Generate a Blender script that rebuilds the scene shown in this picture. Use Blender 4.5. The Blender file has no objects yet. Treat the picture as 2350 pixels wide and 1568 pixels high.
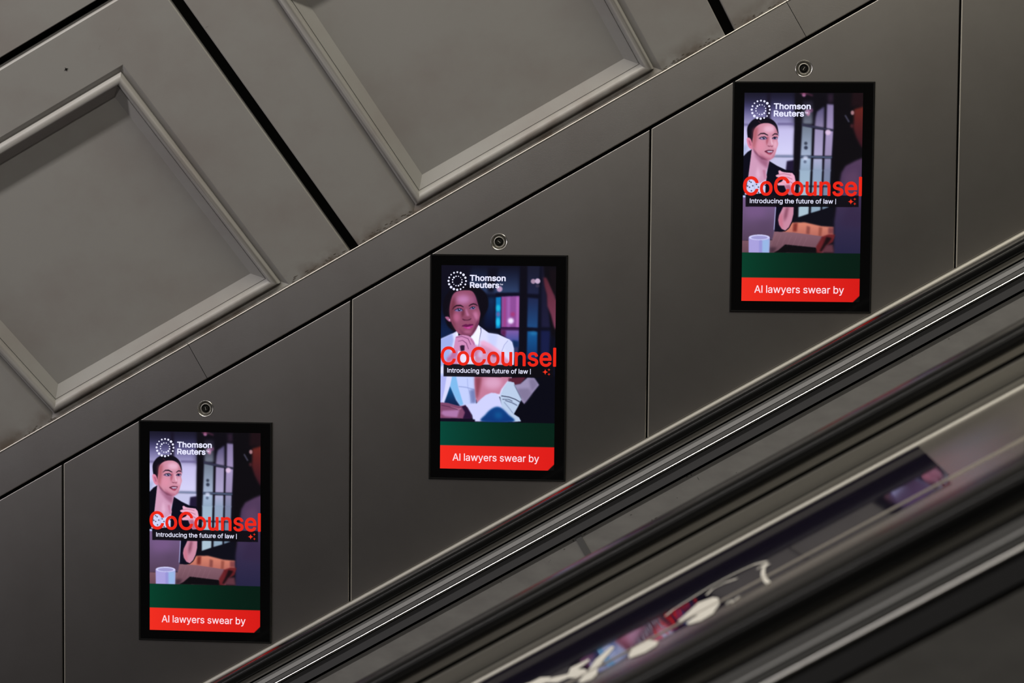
import bpy, bmesh, math, random
import numpy as np
from mathutils import Vector, Matrix

SC = bpy.context.scene
COL = SC.collection
T30 = math.pi / 6
EU = Vector((math.cos(T30), 0, math.sin(T30)))      # along the slope of the escalators
EV = Vector((-math.sin(T30), 0, math.cos(T30)))     # square to the slope, upwards


def P3(u, v, y):
    return EU * u + EV * v + Vector((0, y, 0))


# ---------------------------------------------------------------- camera
cd = bpy.data.cameras.new('camera')
cam = bpy.data.objects.new('camera', cd)
COL.objects.link(cam)
cd.sensor_width = 36.0
cd.sensor_fit = 'HORIZONTAL'
cd.lens = 4500.0 * 36.0 / 2350.0
yaw, pitch, roll = math.radians(5.4009), math.radians(-3.022), math.radians(-0.539)
Rc = (Matrix.Rotation(yaw, 3, 'Z') @ Matrix.Rotation(pitch, 3, 'X') @ Matrix.Rotation(roll, 3, 'Y'))
right, fwd, up = Rc.col[0], Rc.col[1], Rc.col[2]
M = Matrix((right, up, -fwd)).transposed().to_4x4()
M.translation = Vector((0.5728, -4.178, 0.0357))
cam.matrix_world = M
cd.clip_start = 0.05
cd.dof.use_dof = True
cd.dof.focus_distance = 4.15
cd.dof.aperture_fstop = 6.5
SC.camera = cam

# ---------------------------------------------------------------- world, lamps, exposure
w = bpy.data.worlds.new('world')
SC.world = w
w.use_nodes = True
w.node_tree.nodes['Background'].inputs[0].default_value = (1.0, 0.95, 0.9, 1)
w.node_tree.nodes['Background'].inputs[1].default_value = 0.012


def lamp(name, u, v, y, aim, size_u, size_v, watts, colour):
    ld = bpy.data.lights.new(name, 'AREA')
    ld.shape = 'RECTANGLE'
    ld.size, ld.size_y = size_u, size_v
    ld.energy = watts
    ld.color = colour
    o = bpy.data.objects.new(name, ld)
    COL.objects.link(o)
    pos = P3(u, v, y)
    z = (pos - P3(*aim)).normalized()
    x = (EU - z * EU.dot(z)).normalized()
    yy = z.cross(x)
    m = Matrix((x, yy, z)).transposed().to_4x4()
    m.translation = pos
    o.matrix_world = m
    return o


# fluorescent fittings high over the middle of the shaft, plus an added fill row
for k, (uu, wm, cc) in enumerate(((-5.2, 46, (1.0, 0.95, 1.0)), (-2.6, 40, (1.0, 0.95, 0.98)), (0.0, 52, (1.0, 0.95, 0.92)),
                                  (2.6, 88, (1.0, 0.94, 0.80)), (5.2, 110, (1.0, 0.94, 0.74)))):
    lamp('ceiling_lamp_%d' % (k + 1), uu, 2.56, -3.1, (uu, 0.2, 0), 2.55, 0.14, wm, cc)
    lamp('far_side_fill_%d' % (k + 1), uu, 2.05, -5.9, (uu, 0.2, 0), 2.55, 0.14, wm * .38, cc)  # unseen second row, added as soft fill for the vault's shadows


SC.view_settings.view_transform = 'Standard'
SC.view_settings.look = 'None'
SC.view_settings.gamma = 1
SC.view_settings.use_curve_mapping = False
SC.view_settings.exposure = 0.0


# ---------------------------------------------------------------- materials
def srgb(r, g, b):
    def f(c):
        c /= 255.0
        return c / 12.92 if c <= 0.04045 else ((c + 0.055) / 1.055) ** 2.4
    return (f(r), f(g), f(b), 1)


def mat(name, col, rough=0.5, metal=0.0, spec=0.5, noise=None, bump=None, emit=None, aniso=None):
    m = bpy.data.materials.new(name)
    m.use_nodes = True
    nt = m.node_tree
    b = nt.nodes['Principled BSDF']
    b.inputs['Base Color'].default_value = col
    b.inputs['Roughness'].default_value = rough
    b.inputs['Metallic'].default_value = metal
    b.inputs['Specular IOR Level'].default_value = spec
    tc = nt.nodes.new('ShaderNodeTexCoord')
    if noise:
        # noise = (scale xyz, second colour, lo, hi)
        mp = nt.nodes.new('ShaderNodeMapping'); mp.inputs['Scale'].default_value = noise[0]
        mp.inputs['Rotation'].default_value = (0, T30, 0)
        nt.links.new(tc.outputs['Object'], mp.inputs['Vector'])
        n = nt.nodes.new('ShaderNodeTexNoise'); n.inputs['Scale'].default_value = 1.0
        n.inputs['Detail'].default_value = 6; n.inputs['Roughness'].default_value = 0.6
        nt.links.new(mp.outputs[0], n.inputs['Vector'])
        r = nt.nodes.new('ShaderNodeMapRange')
        r.inputs['From Min'].default_value = noise[2]; r.inputs['From Max'].default_value = noise[3]
        nt.links.new(n.outputs['Fac'], r.inputs['Value'])
        mx = nt.nodes.new('ShaderNodeMix'); mx.data_type = 'RGBA'
        mx.inputs[6].default_value = col; mx.inputs[7].default_value = noise[1]
        nt.links.new(r.outputs[0], mx.inputs[0])
        nt.links.new(mx.outputs[2], b.inputs['Base Color'])
    if bump:
        # bump = (scale xyz, strength, distance)
        mp = nt.nodes.new('ShaderNodeMapping'); mp.inputs['Scale'].default_value = bump[0]
        mp.inputs['Rotation'].default_value = (0, bump[3] if len(bump) > 3 else T30, 0)
        nt.links.new(tc.outputs['Object'], mp.inputs['Vector'])
        n = nt.nodes.new('ShaderNodeTexNoise'); n.inputs['Scale'].default_value = 1.0
        n.inputs['Detail'].default_value = 3
        nt.links.new(mp.outputs[0], n.inputs['Vector'])
        bp = nt.nodes.new('ShaderNodeBump'); bp.inputs['Strength'].default_value = bump[1]
        bp.inputs['Distance'].default_value = bump[2]
        nt.links.new(n.outputs['Fac'], bp.inputs['Height'])
        nt.links.new(bp.outputs[0], b.inputs['Normal'])
    if emit:
        b.inputs['Emission Color'].default_value = emit
        b.inputs['Emission Strength'].default_value = 1.0
    return m


M_CLAD = mat('linen_steel_cladding', (0.27, 0.258, 0.247, 1), 0.315, 1.0, noise=((5, 5, 5), (0.24, 0.226, 0.216, 1), 0.35, 0.75),
             bump=((900, 900, 260), 0.12, 0.0004, 0.0))
M_BAND = mat('linen_steel_band', (0.235, 0.226, 0.217, 1), 0.33, 1.0, noise=((7, 7, 7), (0.215, 0.203, 0.194, 1), 0.35, 0.7),
             bump=((300, 900, 900), 0.12, 0.0004))
M_BACK = mat('dark_backing', (0.008, 0.008, 0.007, 1), 0.9, 0, 0.1)
M_LIP = mat('bright_steel_edge', (0.75, 0.70, 0.62, 1), 0.32, 0.9)
M_VAULT = mat('grimy_cream_paint', (0.335, 0.328, 0.315, 1), 0.42, 0, 0.4, noise=((5, 5, 5), (0.30, 0.278, 0.265, 1), 0.45, 0.75),
              bump=((60, 60, 60), 0.08, 0.001))
# brown grime that has settled along the foot of the vault lining
_nt = M_VAULT.node_tree
_b = _nt.nodes['Principled BSDF']
_src = _b.inputs['Base Color'].links[0].from_socket
_g = _nt.nodes.new('ShaderNodeNewGeometry')
_d = _nt.nodes.new('ShaderNodeVectorMath'); _d.operation = 'DOT_PRODUCT'; _d.inputs[1].default_value = EV
_nt.links.new(_g.outputs['Position'], _d.inputs[0])
_r = _nt.nodes.new('ShaderNodeMapRange'); _r.interpolation_type = 'SMOOTHSTEP'
_r.inputs['From Min'].default_value = 0.087; _r.inputs['From Max'].default_value = 0.135
_r.inputs['To Min'].default_value = 1.0; _r.inputs['To Max'].default_value = 0.0
_nt.links.new(_d.outputs['Value'], _r.inputs['Value'])
_n = _nt.nodes.new('ShaderNodeTexNoise'); _n.inputs['Scale'].default_value = 22; _n.inputs['Detail'].default_value = 5
_nt.links.new(_g.outputs['Position'], _n.inputs['Vector'])
_q = _nt.nodes.new('ShaderNodeMapRange'); _q.inputs['From Min'].default_value = 0.36; _q.inputs['From Max'].default_value = 0.66
_nt.links.new(_n.outputs['Fac'], _q.inputs['Value'])
_m = _nt.nodes.new('ShaderNodeMath'); _m.operation = 'MULTIPLY'
_nt.links.new(_r.outputs[0], _m.inputs[0]); _nt.links.new(_q.outputs[0], _m.inputs[1])
_x = _nt.nodes.new('ShaderNodeMix'); _x.data_type = 'RGBA'
_x.inputs[7].default_value = (0.15, 0.118, 0.095, 1)
_nt.links.new(_m.outputs[0], _x.inputs[0]); _nt.links.new(_src, _x.inputs[6])
_nt.links.new(_x.outputs[2], _b.inputs['Base Color'])
M_RUBBER = mat('black_handrail_rubber', (0.006, 0.006, 0.006, 1), 0.22, 0, 0.5)
M_DULL = mat('dull_steel_edge', (0.26, 0.25, 0.225, 1), 0.5, 0.7)
M_SATIN = mat('pale_satin_metal', (0.31, 0.31, 0.315, 1), 0.45, 0.4)
M_STEEL = mat('satin_steel', (0.27, 0.26, 0.235, 1), 0.38, 0.9)
M_STEEL_DK = mat('dull_dark_steel', (0.13, 0.13, 0.13, 1), 0.45, 0.7)
M_CHROME = mat('polished_steel', (0.62, 0.61, 0.59, 1), 0.24, 1.0)
M_NOSE = mat('bright_nosing_steel', (0.62, 0.61, 0.59, 1), 0.33, 1.0)
M_STRIP = mat('dark_grey_strip', (0.045, 0.045, 0.048, 1), 0.5, 0.2, 0.4)
M_RUBBER.node_tree.nodes['Principled BSDF'].inputs['IOR'].default_value = 1.22
M_PANEL = mat('scuffed_grey_balustrade', (0.165, 0.161, 0.155, 1), 0.5, 0.3, noise=((14, 30, 30), (0.13, 0.126, 0.122, 1), 0.35, 0.7),
              bump=((40, 40, 40), 0.1, 0.001))
M_DECK = mat('satin_steel_deck', (0.50, 0.465, 0.43, 1), 0.27, 0.95, noise=((3, 40, 40), (0.42, 0.39, 0.365, 1), 0.3, 0.7))
M_VINYL = mat('glossy_navy_vinyl', (0.006, 0.0045, 0.013, 1), 0.05, 0, 0.6)
M_WHITE = mat('off_white_marker', (0.62, 0.60, 0.55, 1), 0.5)
M_BEZEL = mat('black_bezel', (0.002, 0.002, 0.0022, 1), 0.1, 0, 0.2)
M_RIM = mat('bezel_edge_metal', (0.004, 0.004, 0.004, 1), 0.35, 0.0, 0.15)
M_GREY_BEND = mat('grout_dirt', (0.14, 0.12, 0.10, 1), 0.9)
M_SCUFF = mat('dark_scuff', (0.045, 0.043, 0.04, 1), 0.8)
M_TREAD = mat('aluminium_step', (0.16, 0.16, 0.16, 1), 0.5, 0.6)
M_FAR = mat('far_vault_paint', (0.14, 0.13, 0.12, 1), 0.6)
M_EDGE = mat('worn_steel_edge', (0.42, 0.40, 0.36, 1), 0.42, 0.9)


def emat(name, col, strength=1.0):
    m = bpy.data.materials.new(name); m.use_nodes = True
    b = m.node_tree.nodes['Principled BSDF']
    b.inputs['Base Color'].default_value = (0, 0, 0, 1)
    b.inputs['Roughness'].default_value = 0.2
    b.inputs['Specular IOR Level'].default_value = 0.2
    b.inputs['Emission Color'].default_value = col
    b.inputs['Emission Strength'].default_value = strength
    return m


E_RED = emat('lit_red', srgb(236, 40, 26))
E_STAR = emat('lit_star_red', srgb(240, 52, 30))
E_WHITE = emat('lit_white', srgb(232, 232, 255))
E_SLOGAN = emat('lit_pink_white', srgb(255, 222, 232))
M_PIC = bpy.data.materials.new('lit_display'); M_PIC.use_nodes = True
_b = M_PIC.node_tree.nodes['Principled BSDF']
_b.inputs['Base Color'].default_value = (0.003, 0.003, 0.003, 1)
_b.inputs['Roughness'].default_value = 0.16
_b.inputs['Specular IOR Level'].default_value = 0.3
_a = M_PIC.node_tree.nodes.new('ShaderNodeAttribute'); _a.attribute_name = 'pixels'
M_PIC.node_tree.links.new(_a.outputs['Color'], _b.inputs['Emission Color'])
_b.inputs['Emission Strength'].default_value = 1.0


# ---------------------------------------------------------------- helpers
def tag(o, label=None, cat=None, group=None, kind=None):
    if label: o['label'] = label
    if cat: o['category'] = cat
    if group: o['group'] = group
    if kind: o['kind'] = kind
    return o


def empty(name, loc):
    o = bpy.data.objects.new(name, None)
    COL.objects.link(o); o.location = loc
    o.empty_display_size = 0.05
    return o


def link_mesh(name, verts, faces, material, parent=None, origin=None, smooth=False):
    """verts in world space; the object's origin is put at its own place"""
    vs = [Vector(v) for v in verts]
    if origin is None:
        origin = Vector((sum(v.x for v in vs), sum(v.y for v in vs), sum(v.z for v in vs))) / len(vs)
    me = bpy.data.meshes.new(name)
    me.from_pydata([tuple(v - origin) for v in vs], [], faces)
    me.validate()
    bm = bmesh.new(); bm.from_mesh(me)
    bmesh.ops.recalc_face_normals(bm, faces=bm.faces)
    bm.to_mesh(me); bm.free()
    if smooth:
        for p in me.polygons: p.use_smooth = True
        try: me.set_sharp_from_angle(angle=math.radians(35))
        except Exception: pass
    me.materials.append(material)
    o = bpy.data.objects.new(name, me)
    COL.objects.link(o)
    if parent is not None:
        o.parent = parent
        o.location = origin - parent_world(parent)
    else:
        o.location = origin
    return o


def parent_world(p):
    v = Vector(p.location)
    while p.parent is not None:
        p = p.parent
        v += Vector(p.location)
    return v


def prism(name, prof, u0, u1, material, parent=None, smooth=True):
    """closed profile [(y, v)...] drawn along the slope from u0 to u1"""
    n = len(prof)
    vs = [P3(u0, v, y) for y, v in prof] + [P3(u1, v, y) for y, v in prof]
    fs = [[i, (i + 1) % n, n + (i + 1) % n, n + i] for i in range(n)] + [list(range(n)), list(range(2 * n - 1, n - 1, -1))]
    return link_mesh(name, vs, fs, material, parent, smooth=smooth)


def arc(cy, cv, r, a0, a1, n=8, ry=None):
    ry = r if ry is None else ry
    return [(cy + r * math.cos(a0 + (a1 - a0) * i / n), cv + ry * math.sin(a0 + (a1 - a0) * i / n)) for i in range(n + 1)]


def fill_loops(loops, bold=0.0):
    """flat outline(s), inner ones being holes -> (verts, faces); bold thickens the outline evenly"""
    from mathutils.geometry import delaunay_2d_cdt
    k = 100.0      # filled at a large size, then brought back to its own
    pts, fcs = [], []
    for lp in loops:
        n0 = len(pts)
        pts += [Vector((p[0] * k, p[1] * k)) for p in lp]
        fcs.append([n0 + i for i in range(len(lp))])
    V, E, F = delaunay_2d_cdt(pts, [], fcs, 2, 1e-6)[:3]
    vs = [(p.x / k, p.y / k, 0.0) for p in V]; fs = [list(f) for f in F]
    if bold:
        for lp in loops:
            n = len(lp)
            for i in range(n):
                a, b = Vector(lp[i]), Vector(lp[(i + 1) % n])
                d = b - a
                if d.length < 1e-9: continue
                q = Vector((-d.y, d.x)).normalized() * bold
                m = len(vs)
                vs += [(*(a + q), 0), (*(b + q), 0), (*(b - q), 0), (*(a - q), 0)]
                fs.append([m, m + 1, m + 2, m + 3])
                m = len(vs)
                sharp = 4
                vs += [(a.x + bold * math.cos(2 * math.pi * j / 8), a.y + bold * math.sin(2 * math.pi * j / 8), 0) for j in range(8)]
                fs.append(list(range(m, m + 8)))
    return vs, fs


def lathe(prof, centre, n=40):
    """profile [(radius, y)...] turned about the y axis"""
    vs, fs = [], []
    for r, y in prof:
        for k in range(n):
            a = 2 * math.pi * k / n
            vs.append(centre + Vector((r * math.cos(a), y, r * math.sin(a))))
    for i in range(len(prof) - 1):
        for k in range(n):
            fs.append([i * n + k, i * n + (k + 1) % n, (i + 1) * n + (k + 1) % n, (i + 1) * n + k])
    fs.append([(len(prof) - 1) * n + k for k in range(n)])
    fs.append([k for k in range(n)])
    return vs, fs


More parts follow.
